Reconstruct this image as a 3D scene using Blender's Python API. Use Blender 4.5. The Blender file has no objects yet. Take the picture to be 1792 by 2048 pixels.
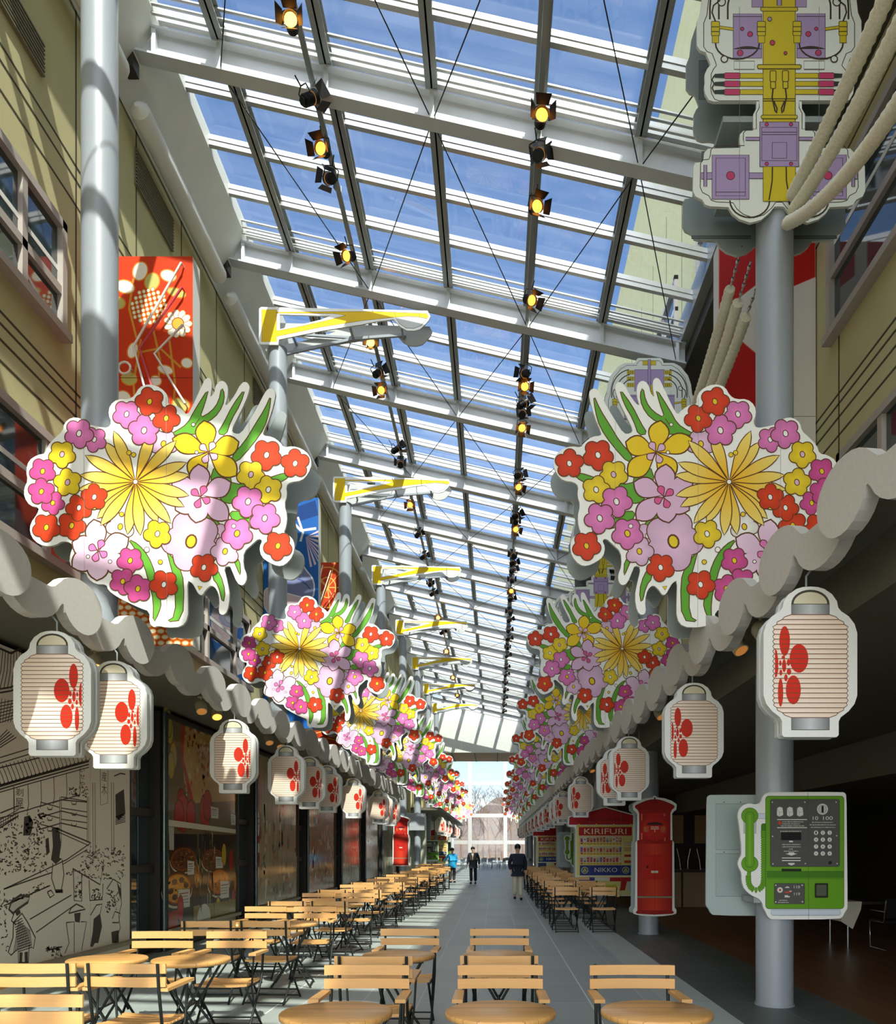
import bpy, math, random
from mathutils import Vector, Matrix
random.seed(7)
C = bpy.context.scene
COL = C.collection
PI = math.pi
EYE = 1.63

# ------------------------------------------------------------ camera, sky, sun, exposure
cd = bpy.data.cameras.new('camera'); cam = bpy.data.objects.new('camera', cd); COL.objects.link(cam)
cam.location = (0, 0, EYE); cam.rotation_euler = (PI/2, 0, 0)
cd.sensor_width = 36.0; cd.lens = 28.125; cd.shift_x = -0.0459; cd.shift_y = 0.3276
cd.clip_end = 600; cd.clip_start = 0.05
C.camera = cam

SUN_DIR = Vector((-0.268, 0.78, -1.0)).normalized()
SKY_FILL = 2.5
w = bpy.data.worlds.new('sky'); C.world = w; w.use_nodes = True
wn = w.node_tree.nodes; wl = w.node_tree.links; wn.clear()
wo = wn.new('ShaderNodeOutputWorld'); wb = wn.new('ShaderNodeBackground'); ws = wn.new('ShaderNodeTexSky')
ws.sky_type = 'NISHITA'; ws.sun_disc = False
ws.sun_elevation = math.radians(50.5); ws.sun_rotation = PI - 0.33
ws.altitude = 600; ws.air_density = 1.0; ws.dust_density = 0.4; ws.ozone_density = 4.0
wb.inputs['Strength'].default_value = 0.115
# unseen bright bank added to the sky behind the viewer to fill shaded fronts, deep blue on the far side
tcw = wn.new('ShaderNodeTexCoord'); sxw = wn.new('ShaderNodeSeparateXYZ'); wl.new(tcw.outputs['Generated'], sxw.inputs[0])
ny = wn.new('ShaderNodeMapRange'); ny.interpolation_type = 'SMOOTHSTEP'; ny.inputs[1].default_value = 0.05; ny.inputs[2].default_value = -0.65; ny.inputs[3].default_value = 0.0; ny.inputs[4].default_value = 1.0
wl.new(sxw.outputs['Y'], ny.inputs[0])
nz = wn.new('ShaderNodeMapRange'); nz.inputs[1].default_value = -0.02; nz.inputs[2].default_value = 0.03; wl.new(sxw.outputs['Z'], nz.inputs[0])
hm = wn.new('ShaderNodeMath'); hm.operation = 'MULTIPLY'; wl.new(ny.outputs[0], hm.inputs[0]); wl.new(nz.outputs[0], hm.inputs[1])
cl = wn.new('ShaderNodeTexNoise'); cl.inputs['Scale'].default_value = 3.0; cl.inputs['Detail'].default_value = 5; wl.new(tcw.outputs['Generated'], cl.inputs['Vector'])
cm = wn.new('ShaderNodeMapRange'); cm.inputs[1].default_value = 0.35; cm.inputs[2].default_value = 0.65; cm.inputs[3].default_value = 0.5; cm.inputs[4].default_value = 1.0; wl.new(cl.outputs['Fac'], cm.inputs[0])
h2 = wn.new('ShaderNodeMath'); h2.operation = 'MULTIPLY'; wl.new(hm.outputs[0], h2.inputs[0]); wl.new(cm.outputs[0], h2.inputs[1])
h3 = wn.new('ShaderNodeMath'); h3.operation = 'MULTIPLY'; h3.inputs[1].default_value = SKY_FILL; wl.new(h2.outputs[0], h3.inputs[0])
wb2 = wn.new('ShaderNodeBackground'); wb2.inputs[0].default_value = (1.0, 0.97, 0.92, 1); wl.new(h3.outputs[0], wb2.inputs[1])
wa = wn.new('ShaderNodeAddShader'); wl.new(ws.outputs[0], wb.inputs[0]); wl.new(wb.outputs[0], wa.inputs[0]); wl.new(wb2.outputs[0], wa.inputs[1]); wl.new(wa.outputs[0], wo.inputs[0])
sd = bpy.data.lights.new('sun', 'SUN'); sun = bpy.data.objects.new('sun', sd); COL.objects.link(sun)
sd.energy = 3.8; sd.angle = math.radians(0.55); sd.color = (1.0, 0.93, 0.80)
sun.rotation_euler = SUN_DIR.to_track_quat('-Z', 'Y').to_euler(); sun.location = (6, -14, 30)
C.view_settings.view_transform = 'Standard'; C.view_settings.look = 'None'
C.view_settings.exposure = 1.2; C.view_settings.gamma = 1.0
C.view_settings.use_curve_mapping = False
C.cycles.max_bounces = 10; C.cycles.diffuse_bounces = 5; C.cycles.transparent_max_bounces = 12
C.cycles.caustics_reflective = False; C.cycles.caustics_refractive = False
C.cycles.sample_clamp_indirect = 6.0

# ------------------------------------------------------------ colours and materials
def lin(c):
    return tuple(((x/255)/12.92 if x/255 <= 0.04045 else ((x/255+0.055)/1.055)**2.4) for x in c[:3])

def mat(name, rgb, rough=0.6, metal=0.0, var=0.06, scale=6.0, bump=0.0, spec=0.4):
    m = bpy.data.materials.new(name); m.use_nodes = True
    nt = m.node_tree; b = nt.nodes['Principled BSDF']
    c = lin(rgb)
    b.inputs['Roughness'].default_value = rough; b.inputs['Metallic'].default_value = metal
    b.inputs['Specular IOR Level'].default_value = spec
    tc = nt.nodes.new('ShaderNodeTexCoord'); no = nt.nodes.new('ShaderNodeTexNoise'); no.inputs['Scale'].default_value = scale
    no.inputs['Detail'].default_value = 4
    nt.links.new(tc.outputs['Object'], no.inputs['Vector'])
    mx = nt.nodes.new('ShaderNodeMix'); mx.data_type = 'RGBA'
    mx.inputs[6].default_value = tuple(x*(1-var*2) for x in c)+(1,); mx.inputs[7].default_value = tuple(min(1, x*(1+var*2)) for x in c)+(1,)
    nt.links.new(no.outputs['Fac'], mx.inputs[0]); nt.links.new(mx.outputs[2], b.inputs['Base Color'])
    if bump:
        bp = nt.nodes.new('ShaderNodeBump'); bp.inputs['Strength'].default_value = bump; bp.inputs['Distance'].default_value = 0.01
        nt.links.new(no.outputs['Fac'], bp.inputs['Height']); nt.links.new(bp.outputs[0], b.inputs['Normal'])
    return m

def print_mat(name, rough=0.5, spec=0.3):
    m = bpy.data.materials.new(name); m.use_nodes = True
    nt = m.node_tree; b = nt.nodes['Principled BSDF']
    at = nt.nodes.new('ShaderNodeAttribute'); at.attribute_name = 'Col'
    tc = nt.nodes.new('ShaderNodeTexCoord'); no = nt.nodes.new('ShaderNodeTexNoise'); no.inputs['Scale'].default_value = 60
    nt.links.new(tc.outputs['Object'], no.inputs['Vector'])
    mr = nt.nodes.new('ShaderNodeMapRange'); mr.inputs[3].default_value = 0.93; mr.inputs[4].default_value = 1.05
    nt.links.new(no.outputs['Fac'], mr.inputs[0])
    vm = nt.nodes.new('ShaderNodeVectorMath'); vm.operation = 'SCALE'
    nt.links.new(at.outputs['Color'], vm.inputs[0]); nt.links.new(mr.outputs[0], vm.inputs['Scale'])
    nt.links.new(vm.outputs[0], b.inputs['Base Color'])
    b.inputs['Roughness'].default_value = rough; b.inputs['Specular IOR Level'].default_value = spec
    return m

def plank_mat(name, rgb, axis, width, rough=0.45, gap=0.5, var=0.12):
    m = bpy.data.materials.new(name); m.use_nodes = True
    nt = m.node_tree; b = nt.nodes['Principled BSDF']; N = nt.nodes; L = nt.links
    tc = N.new('ShaderNodeTexCoord'); sp = N.new('ShaderNodeSeparateXYZ'); L.new(tc.outputs['Object'], sp.inputs[0])
    dv = N.new('ShaderNodeMath'); dv.operation = 'DIVIDE'; dv.inputs[1].default_value = width; L.new(sp.outputs[axis], dv.inputs[0])
    fl = N.new('ShaderNodeMath'); fl.operation = 'FLOOR'; L.new(dv.outputs[0], fl.inputs[0])
    fr = N.new('ShaderNodeMath'); fr.operation = 'FRACT'; L.new(dv.outputs[0], fr.inputs[0])
    wn_ = N.new('ShaderNodeTexWhiteNoise'); wn_.noise_dimensions = '1D'; L.new(fl.outputs[0], wn_.inputs['W'])
    mp = N.new('ShaderNodeMapping'); sc = [3.0, 3.0, 3.0]; sc[axis] = 60; mp.inputs['Scale'].default_value = sc
    L.new(tc.outputs['Object'], mp.inputs[0]); no = N.new('ShaderNodeTexNoise'); no.inputs['Scale'].default_value = 1.5; L.new(mp.outputs[0], no.inputs['Vector'])
    ad = N.new('ShaderNodeMath'); ad.operation = 'ADD'; L.new(wn_.outputs['Value'], ad.inputs[0]); L.new(no.outputs['Fac'], ad.inputs[1])
    hf = N.new('ShaderNodeMath'); hf.operation = 'MULTIPLY'; hf.inputs[1].default_value = 0.5; L.new(ad.outputs[0], hf.inputs[0])
    c = lin(rgb); mx = N.new('ShaderNodeMix'); mx.data_type = 'RGBA'
    mx.inputs[6].default_value = tuple(x*(1-var*2.2) for x in c)+(1,); mx.inputs[7].default_value = tuple(min(1, x*(1+var*1.6)) for x in c)+(1,)
    L.new(hf.outputs[0], mx.inputs[0])
    gp = N.new('ShaderNodeMath'); gp.operation = 'LESS_THAN'; gp.inputs[1].default_value = 0.05; L.new(fr.outputs[0], gp.inputs[0])
    gm = N.new('ShaderNodeMath'); gm.operation = 'MULTIPLY'; gm.inputs[1].default_value = gap; L.new(gp.outputs[0], gm.inputs[0])
    m2 = N.new('ShaderNodeMix'); m2.data_type = 'RGBA'; L.new(gm.outputs[0], m2.inputs[0]); L.new(mx.outputs[2], m2.inputs[6]); m2.inputs[7].default_value = tuple(x*0.25 for x in c)+(1,)
    L.new(m2.outputs[2], b.inputs['Base Color']); b.inputs['Roughness'].default_value = rough
    return m

def tile_mat(name, rgb, sx, sy, joint=(200, 205, 200), rough=0.45, var=0.08, jw=0.012):
    m = bpy.data.materials.new(name); m.use_nodes = True
    nt = m.node_tree; b = nt.nodes['Principled BSDF']; N = nt.nodes; L = nt.links
    tc = N.new('ShaderNodeTexCoord'); br = N.new('ShaderNodeTexBrick'); L.new(tc.outputs['Object'], br.inputs['Vector'])
    c = lin(rgb); br.inputs['Color1'].default_value = tuple(x*(1-var) for x in c)+(1,); br.inputs['Color2'].default_value = tuple(x*(1+var) for x in c)+(1,)
    br.inputs['Mortar'].default_value = lin(joint)+(1,); br.inputs['Scale'].default_value = 1.0
    br.inputs['Mortar Size'].default_value = jw/2; br.inputs['Brick Width'].default_value = sx; br.inputs['Row Height'].default_value = sy
    br.offset = 0.0
    no = N.new('ShaderNodeTexNoise'); no.inputs['Scale'].default_value = 1.3; no.inputs['Detail'].default_value = 6; L.new(tc.outputs['Object'], no.inputs['Vector'])
    mr = N.new('ShaderNodeMapRange'); mr.inputs[3].default_value = 0.82; mr.inputs[4].default_value = 1.18; L.new(no.outputs['Fac'], mr.inputs[0])
    vm = N.new('ShaderNodeVectorMath'); vm.operation = 'SCALE'; L.new(br.outputs['Color'], vm.inputs[0]); L.new(mr.outputs[0], vm.inputs['Scale'])
    L.new(vm.outputs[0], b.inputs['Base Color'])
    mr2 = N.new('ShaderNodeMapRange'); mr2.inputs[3].default_value = rough-0.1; mr2.inputs[4].default_value = rough+0.15; L.new(no.outputs['Fac'], mr2.inputs[0])
    L.new(mr2.outputs[0], b.inputs['Roughness'])
    return m

def glass_mat(name, tint=(232, 242, 245), dirt_haze=0.05, ior=1.45, rough=0.01):
    m = bpy.data.materials.new(name); m.use_nodes = True
    nt = m.node_tree; N = nt.nodes; L = nt.links; N.clear()
    out = N.new('ShaderNodeOutputMaterial'); tr = N.new('ShaderNodeBsdfTransparent'); gl = N.new('ShaderNodeBsdfGlossy')
    tr.inputs[0].default_value = lin(tint)+(1,); gl.inputs['Roughness'].default_value = rough
    lw = N.new('ShaderNodeLayerWeight'); lw.inputs['Blend'].default_value = 0.5
    pw = N.new('ShaderNodeMath'); pw.operation = 'POWER'; pw.inputs[1].default_value = 4.0; L.new(lw.outputs['Facing'], pw.inputs[0])
    fr = N.new('ShaderNodeMath'); fr.operation = 'MULTIPLY_ADD'; fr.inputs[1].default_value = 0.75; fr.inputs[2].default_value = 0.05; L.new(pw.outputs[0], fr.inputs[0])
    m1 = N.new('ShaderNodeMixShader'); L.new(fr.outputs[0], m1.inputs[0]); L.new(tr.outputs[0], m1.inputs[1]); L.new(gl.outputs[0], m1.inputs[2])
    df = N.new('ShaderNodeBsdfTranslucent'); df.inputs[0].default_value = (0.8, 0.85, 0.9, 1)
    tc = N.new('ShaderNodeTexCoord'); mp = N.new('ShaderNodeMapping'); mp.inputs['Scale'].default_value = (0.5, 2.5, 1); L.new(tc.outputs['Object'], mp.inputs[0])
    no = N.new('ShaderNodeTexNoise'); no.inputs['Scale'].default_value = 1.2; no.inputs['Detail'].default_value = 5; L.new(mp.outputs[0], no.inputs['Vector'])
    mr = N.new('ShaderNodeMapRange'); mr.inputs[1].default_value = 0.35; mr.inputs[2].default_value = 0.75; mr.inputs[3].default_value = dirt_haze*0.2; mr.inputs[4].default_value = dirt_haze*2  # pale streaks stand in for blurry reflections and haze, besides real dirt
    L.new(no.outputs['Fac'], mr.inputs[0])
    m2 = N.new('ShaderNodeMixShader'); L.new(mr.outputs[0], m2.inputs[0]); L.new(m1.outputs[0], m2.inputs[1]); L.new(df.outputs[0], m2.inputs[2])
    L.new(m2.outputs[0], out.inputs[0])
    return m

def emit_mat(name, rgb, strength):
    m = mat(name, rgb, 0.4); b = m.node_tree.nodes['Principled BSDF']
    b.inputs['Emission Color'].default_value = lin(rgb)+(1,); b.inputs['Emission Strength'].default_value = strength
    return m

INK = print_mat('printed_board', 0.55, 0.25)
GLOSSY_INK = print_mat('glossy_printed_film', 0.12, 0.5)
M_COLUMN = mat('grey_painted_steel', (150, 156, 163), 0.36, 0.0, 0.03, 40, spec=0.6)
M_STEEL = mat('galvanised_roof_steel', (196, 200, 202), 0.30, 0.35, 0.05, 8)
M_BEAM = mat('white_painted_beam', (204, 206, 208), 0.35, 0.0, 0.04, 5)
M_PURLIN = mat('grey_painted_purlin', (150, 153, 150), 0.4, 0.2, 0.05, 5)
M_ALU = mat('aluminium_glazing_bar', (190, 188, 182), 0.28, 0.45, 0.04, 8)
M_WALL = mat('beige_render', (194, 186, 140), 0.8, 0, 0.05, 2.5, 0.05)
M_GROOVE = mat('wall_groove_shadow_gap', (70, 66, 48), 0.8)
M_WHITE = mat('white_painted_panel', (228, 228, 222), 0.5, 0, 0.03, 3)
M_FASCIA = mat('off_white_scallop_paint', (194, 191, 185), 0.6, 0, 0.05, 30, 0.05)
M_BACK = mat('grey_board_back', (152, 160, 160), 0.6, 0, 0.03, 8)
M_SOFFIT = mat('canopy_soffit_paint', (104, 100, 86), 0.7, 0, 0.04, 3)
M_DARK = mat('dark_brown_frame', (48, 42, 38), 0.5, 0, 0.08, 6)
M_BLACK = mat('black_lamp_metal', (22, 22, 24), 0.45, 0.2, 0.05, 20)
M_IRON = mat('black_iron_rod', (40, 44, 42), 0.45, 0.5, 0.05, 20)
M_WOODX = plank_mat('oiled_beech_slat', (214, 162, 98), 2, 0.5, 0.4, 0.0, 0.10)
M_TOP = plank_mat('beech_table_planks', (214, 160, 92), 1, 0.046, 0.32, 0.8, 0.2)
M_SEAT = plank_mat('beech_seat_planks', (214, 162, 98), 1, 0.5, 0.4, 0.0, 0.10)
M_WFLOOR = plank_mat('brown_wood_flooring', (122, 88, 62), 0, 0.09, 0.35, 0.6, 0.16)
M_TILE = tile_mat('grey_stone_tiles', (148, 156, 150), 0.6, 1.2, (178, 184, 180))
M_TILE_L = tile_mat('pale_stone_band', (168, 176, 168), 0.5, 1.2, (190, 196, 190))
M_TILE_D = tile_mat('dark_stone_band', (84, 90, 86), 0.62, 1.2, (120, 126, 122))
M_GLASS = glass_mat('roof_glass', (236, 246, 252), 0.022)
M_PANE = glass_mat('end_wall_glass', (235, 240, 245), 0.10)  # stronger pale mix puts the whitish haze of the far view into the pane
M_DGLASS = mat('dark_window_glass', (44, 58, 62), 0.04, 0.0, 0.1, 0.7, spec=0.9)
M_WFRAME = mat('mauve_grey_window_frame', (176, 166, 158), 0.5, 0, 0.04, 8)
M_ROPE = mat('woven_white_rope', (232, 228, 210), 0.85, 0, 0.12, 40, 0.6)
M_CHROME = mat('chromed_tube', (190, 192, 195), 0.2, 0.9, 0.03, 10)
M_LENS = emit_mat('lit_amber_lens', (255, 150, 50), 2.2)
M_LENS_DIM = emit_mat('faint_amber_lens', (200, 130, 60), 0.25)
M_LENS_HOT = emit_mat('hot_amber_lens', (255, 165, 60), 5.0)

# ------------------------------------------------------------ mesh helpers
class MB:
    def __init__(s):
        s.v = []; s.f = []; s.c = []; s.sm = []
    def add(s, vs, fs, col=None, smooth=False):
        o = len(s.v); s.v.extend(tuple(p) for p in vs)
        for f in fs:
            s.f.append(tuple(i+o for i in f)); s.sm.append(smooth)
            if col is None: s.c.append(None)
            elif isinstance(col[0], (tuple, list)): s.c.append([col[i] for i in f])
            else: s.c.append(col)
        return s
    def box(s, x0, x1, y0, y1, z0, z1, col=None):
        vs = [(x, y, z) for x in (x0, x1) for y in (y0, y1) for z in (z0, z1)]
        return s.add(vs, [(0, 1, 3, 2), (4, 6, 7, 5), (0, 4, 5, 1), (2, 3, 7, 6), (0, 2, 6, 4), (1, 5, 7, 3)], col)
    def obox(s, p0, p1, wx, wz, up=(0, 0, 1), col=None):
        p0 = Vector(p0); p1 = Vector(p1); d = (p1-p0).normalized(); u = Vector(up)
        r = d.cross(u).normalized(); u = r.cross(d).normalized()
        vs = [p+r*a*wx/2+u*b*wz/2 for p in (p0, p1) for a, b in ((-1, -1), (1, -1), (1, 1), (-1, 1))]
        return s.add(vs, [(0, 1, 2, 3), (7, 6, 5, 4), (0, 4, 5, 1), (1, 5, 6, 2), (2, 6, 7, 3), (3, 7, 4, 0)], col)
    def cyl(s, p0, p1, r, n=12, r1=None, caps=True, col=None, smooth=True):
        p0 = Vector(p0); p1 = Vector(p1); d = (p1-p0).normalized(); r1 = r if r1 is None else r1
        a = d.orthogonal().normalized(); b = d.cross(a)
        vs = [p+(a*math.cos(2*PI*i/n)+b*math.sin(2*PI*i/n))*q for p, q in ((p0, r), (p1, r1)) for i in range(n)]
        s.add(vs, [(i, (i+1) % n, n+(i+1) % n, n+i) for i in range(n)], col, smooth)
        if caps: s.add(vs, [tuple(range(n))[::-1], tuple(range(n, 2*n))], col)
        return s
    def tube(s, pts, r, n=8, col=None, caps=True):
        pts = [Vector(p) for p in pts]; rs = r if isinstance(r, (list, tuple)) else [r]*len(pts)
        t = (pts[1]-pts[0]).normalized(); a = t.orthogonal().normalized(); vs = []
        for i, p in enumerate(pts):
            t = (pts[min(i+1, len(pts)-1)]-pts[max(i-1, 0)]).normalized()
            a = (a-t*a.dot(t)).normalized(); b = t.cross(a)
            vs += [p+(a*math.cos(2*PI*k/n)+b*math.sin(2*PI*k/n))*rs[i] for k in range(n)]
        fs = [(i*n+k, i*n+(k+1) % n, (i+1)*n+(k+1) % n, (i+1)*n+k) for i in range(len(pts)-1) for k in range(n)]
        s.add(vs, fs, col, True)
        if caps: s.add(vs, [tuple(range(n))[::-1], tuple(range(len(vs)-n, len(vs)))], col)
        return s
    def lathe(s, prof, n=24, c=(0, 0, 0), col=None):
        vs = [(c[0]+r*math.cos(2*PI*k/n), c[1]+r*math.sin(2*PI*k/n), c[2]+z) for r, z in prof for k in range(n)]
        fs = [(i*n+k, i*n+(k+1) % n, (i+1)*n+(k+1) % n, (i+1)*n+k) for i in range(len(prof)-1) for k in range(n)]
        return s.add(vs, fs, col, True)
    def sphere(s, c, r, n=12, m=8, sc=(1, 1, 1), col=None):
        prof = [(math.sin(PI*i/m), -math.cos(PI*i/m)) for i in range(m+1)]
        vs = [(c[0]+r*sc[0]*a*math.cos(2*PI*k/n), c[1]+r*sc[1]*a*math.sin(2*PI*k/n), c[2]+r*sc[2]*z) for a, z in prof for k in range(n)]
        fs = [(i*n+k, i*n+(k+1) % n, (i+1)*n+(k+1) % n, (i+1)*n+k) for i in range(m) for k in range(n)]
        return s.add(vs, fs, col, True)
    def prism(s, pts, y0, y1, col=None, side=None):
        n = len(pts); vs = [(x, y0, z) for x, z in pts]+[(x, y1, z) for x, z in pts]
        s.add(vs, [tuple(range(n)), tuple(range(n, 2*n))[::-1]], col)
        return s.add(vs, [(i, n+i, n+(i+1) % n, (i+1) % n) for i in range(n)], side or col)
    def build(s, name, m, parent=None, loc=(0, 0, 0), rz=0.0):
        me = bpy.data.meshes.new(name); me.from_pydata(s.v, [], s.f); me.materials.append(m)
        me.polygons.foreach_set('use_smooth', s.sm)
        if any(c is not None for c in s.c):
            at = me.color_attributes.new('Col', 'FLOAT_COLOR', 'CORNER'); buf = []
            for f, c in zip(s.f, s.c):
                if c is None: buf += [0.85, 0.85, 0.83, 1]*len(f)
                elif isinstance(c, list):
                    for q in c: buf += list(lin(q))+[1]
                else: buf += (list(lin(c))+[1])*len(f)
            at.data.foreach_set('color', buf)
        me.update()
        o = bpy.data.objects.new(name, me); COL.objects.link(o)
        if parent: o.parent = parent
        o.location = loc; o.rotation_euler = (0, 0, rz)
        return o

def put(name, me_obj, parent=None, loc=(0, 0, 0), rz=0.0):
    o = bpy.data.objects.new(name, me_obj.data); COL.objects.link(o)
    if parent: o.parent = parent
    o.location = loc; o.rotation_euler = (0, 0, rz)
    return o

def thing(name, label, cat, loc=(0, 0, 0), rz=0.0, group=None):
    o = bpy.data.objects.new(name, None); COL.objects.link(o); o.empty_display_size = 0.1
    o.location = loc; o.rotation_euler = (0, 0, rz); return tag(o, label, cat, group)
def tag(o, label, cat, group=None):
    o['label'] = label; o['category'] = cat
    if group: o['group'] = group
    return o
def struct(o, label=None):
    o['kind'] = 'structure'
    if label: o['label'] = label
    return o
def copy_tree(o, loc=None, rz=None, parent=None):
    c = o.copy(); COL.objects.link(c)
    if parent: c.parent = parent
    if loc is not None: c.location = loc
    if rz is not None: c.rotation_euler = (0, 0, rz)
    for ch in list(o.children): copy_tree(ch, parent=c)
    return c
def chaikin(pts, it=1):
    for _ in range(it):
        q = []
        for i in range(len(pts)):
            a = pts[i]; b = pts[(i+1) % len(pts)]
            q += [(a[0]*.75+b[0]*.25, a[1]*.75+b[1]*.25), (a[0]*.25+b[0]*.75, a[1]*.25+b[1]*.75)]
        pts = q
    return pts
ORD = ['first', 'second', 'third', 'fourth', 'fifth', 'sixth', 'seventh', 'eighth', 'ninth', 'tenth', 'eleventh', 'twelfth', 'thirteenth', 'fourteenth', 'fifteenth',
       'sixteenth', 'seventeenth', 'eighteenth', 'nineteenth', 'twentieth', 'twenty-first', 'twenty-second', 'twenty-third', 'twenty-fourth', 'twenty-fifth',
       'twenty-sixth', 'twenty-seventh', 'twenty-eighth', 'twenty-ninth', 'thirtieth', 'thirty-first', 'thirty-second', 'thirty-third', 'thirty-fourth', 'thirty-fifth', 'thirty-sixth']

# flat printed artwork: drawn in the sign's own plane, inks stacked fractions of a millimetre apart
_glyphs = {}
def glyph(s):
    if s not in _glyphs:
        cu = bpy.data.curves.new('lettering', 'FONT'); cu.body = s; cu.resolution_u = 3
        o = bpy.data.objects.new('lettering', cu); COL.objects.link(o)
        dg = bpy.context.evaluated_depsgraph_get(); me = o.evaluated_get(dg).to_mesh()
        vs = [(v.co.x, v.co.y) for v in me.vertices]; fs = [tuple(p.vertices) for p in me.polygons]
        o.evaluated_get(dg).to_mesh_clear(); bpy.data.objects.remove(o); bpy.data.curves.remove(cu)
        _glyphs[s] = (vs, fs)
    return _glyphs[s]

class Art:
    def __init__(s, cu, cv, sc, flip=False, y=0.0, eps=0.00002, plane='xz'):
        s.cu, s.cv, s.sc, s.flip, s.y, s.eps = cu, cv, sc, flip, y, eps
        s.mb = MB(); s.L = 0; s.lim = None
    def P(s, u, v):
        if s.lim: u = min(max(u, s.lim[0]), s.lim[1]); v = min(max(v, s.lim[2]), s.lim[3])
        x = (u-s.cu)*s.sc
        return (-x if s.flip else x, s.y-s.L*s.eps, -(v-s.cv)*s.sc)
    def xz(s, pts):
        return [(p[0], p[2]) for p in (s.P(u, v) for u, v in pts)]
    def board(s, pts, thick, col, side=None):
        s.mb.prism(s.xz(pts), s.y, s.y+thick, col, side); s.L += 1
    def poly(s, pts, col, edge=None, ew=3, keep=False):
        s.mb.add([s.P(*p) for p in pts], [tuple(range(len(pts)))], col)
        if not keep: s.L += 1
        if edge: s.line(pts, ew, edge, True)
    def fan(s, c, pts, c0, c1, edge=None, ew=3):
        n = len(pts); vs = [s.P(*c)]+[s.P(*p) for p in pts]
        cols = [c0]+[c1]*n if not isinstance(c1[0], (tuple, list)) else [c0]+list(c1)
        s.mb.add(vs, [(0, i+1, (i+1) % n+1) for i in range(n)], cols); s.L += 1
        if edge: s.line(pts, ew, edge, True)
    def line(s, pts, w, col, closed=False):
        n = len(pts); vs = []
        for i in range(n):
            a = pts[(i-1) % n] if (closed or i > 0) else pts[i]; b = pts[(i+1) % n] if (closed or i < n-1) else pts[i]
            dx, dy = b[0]-a[0], b[1]-a[1]; l = math.hypot(dx, dy) or 1
            nx, ny = -dy/l*w/2, dx/l*w/2
            vs += [s.P(pts[i][0]+nx, pts[i][1]+ny), s.P(pts[i][0]-nx, pts[i][1]-ny)]
        m = n if closed else n-1
        s.mb.add(vs, [(2*i, 2*i+1, 2*((i+1) % n)+1, 2*((i+1) % n)) for i in range(m)], col); s.L += 1
    def rect(s, u0, v0, u1, v1, col, edge=None, ew=3, r=0):
        if r:
            pts = []
            for cx, cy, a0 in ((u1-r, v0+r, -PI/2), (u1-r, v1-r, 0), (u0+r, v1-r, PI/2), (u0+r, v0+r, PI)):
                pts += [(cx+r*math.cos(a0+k*PI/8), cy+r*math.sin(a0+k*PI/8)) for k in range(5)]
        else: pts = [(u0, v0), (u1, v0), (u1, v1), (u0, v1)]
        s.poly(pts, col, edge, ew)
    def grad(s, u0, v0, u1, v1, ca, cb, cc=None):
        if cc is None: s.mb.add([s.P(u0, v0), s.P(u1, v0), s.P(u1, v1), s.P(u0, v1)], [(0, 1, 2, 3)], [ca, cb, cb, ca])
        else:
            um = (u0+u1)/2
            s.mb.add([s.P(u0, v0), s.P(um, v0), s.P(u1, v0), s.P(u1, v1), s.P(um, v1), s.P(u0, v1)], [(0, 1, 4, 5), (1, 2, 3, 4)], [ca, cb, cc, cc, cb, ca])
        s.L += 1
    def ell(s, cx, cy, rx, ry, col, edge=None, ew=3, rot=0, n=20):
        ca, sa = math.cos(rot), math.sin(rot)
        pts = [(cx+rx*math.cos(2*PI*k/n)*ca-ry*math.sin(2*PI*k/n)*sa, cy+rx*math.cos(2*PI*k/n)*sa+ry*math.sin(2*PI*k/n)*ca) for k in range(n)]
        s.poly(pts, col, edge, ew)
    def text(s, t, u0, v0, u1, v1, col, unflip=True):
        vs, fs = glyph(t); xs = [p[0] for p in vs]; ys = [p[1] for p in vs]
        if not vs: return
        ax, bx, ay, by = min(xs), max(xs), min(ys), max(ys)
        f = s.flip; pts = []
        for x, y in vs:
            k = (x-ax)/((bx-ax) or 1); k = 1-k if f else k
            pts.append(s.P(u0+(u1-u0)*k, v1-(v1-v0)*(y-ay)/((by-ay) or 1)))
        s.mb.add(pts, fs, col); s.L += 1
    def build(s, name, m=None, parent=None, loc=(0, 0, 0), rz=0.0):
        return s.mb.build(name, m or INK, parent, loc, rz)

# ------------------------------------------------------------ the hall: floor, walls, glazed roof
XL, XR = -5.30, 4.35            # faces of the two upper walls
Y0, Y1 = -9.0, 62.0             # hall length modelled
def roof_z(x): return EYE+11.04-0.23*(x+5.28)      # underside of the roof beams

def slab(name, m, x0, x1, y0, y1, z0, z1, label=None, origin=(0, 0, 0)):
    b = MB(); ox, oy, oz = origin; b.box(x0-ox, x1-ox, y0-oy, y1-oy, z0-oz, z1-oz)
    return struct(b.build(name, m, None, origin), label)
slab('floor', M_TILE, -5.6, 1.80, Y0, 100, -0.15, 0, 'grey stone tile floor of the arcade', (1.0, 0, 0))
slab('floor', M_TILE_L, 1.80, 2.30, Y0, 100, -0.15, 0, 'paler stone band in the floor beside the columns', (1.8, 0, 0))
slab('floor', M_TILE_D, 2.30, 3.54, Y0, 100, -0.15, 0, 'dark stone band in the floor under the columns', (2.3, 0, 0))
slab('floor', mat('pale_bounce_paving', (206, 200, 188), 0.8), -60, 60, -80, Y0, -0.2, -0.02, 'pale unseen paving added behind the viewer to bounce sunlight')  # unseen ground added to bounce sunlight into the hall
slab('floor', M_WFLOOR, 3.54, 12.0, -4, 27.5, -0.15, 0, 'brown wooden floor of the open dining area')
M_JOINT = mat('pale_floor_joint', (205, 210, 206), 0.6)
for x, n in ((1.0, 1), (-2.25, 2)):
    slab('trim_%d' % n, M_JOINT, x-0.008, x+0.008, Y0, 90, 0.0005, 0.002, 'thin pale joint line along the floor')

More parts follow.
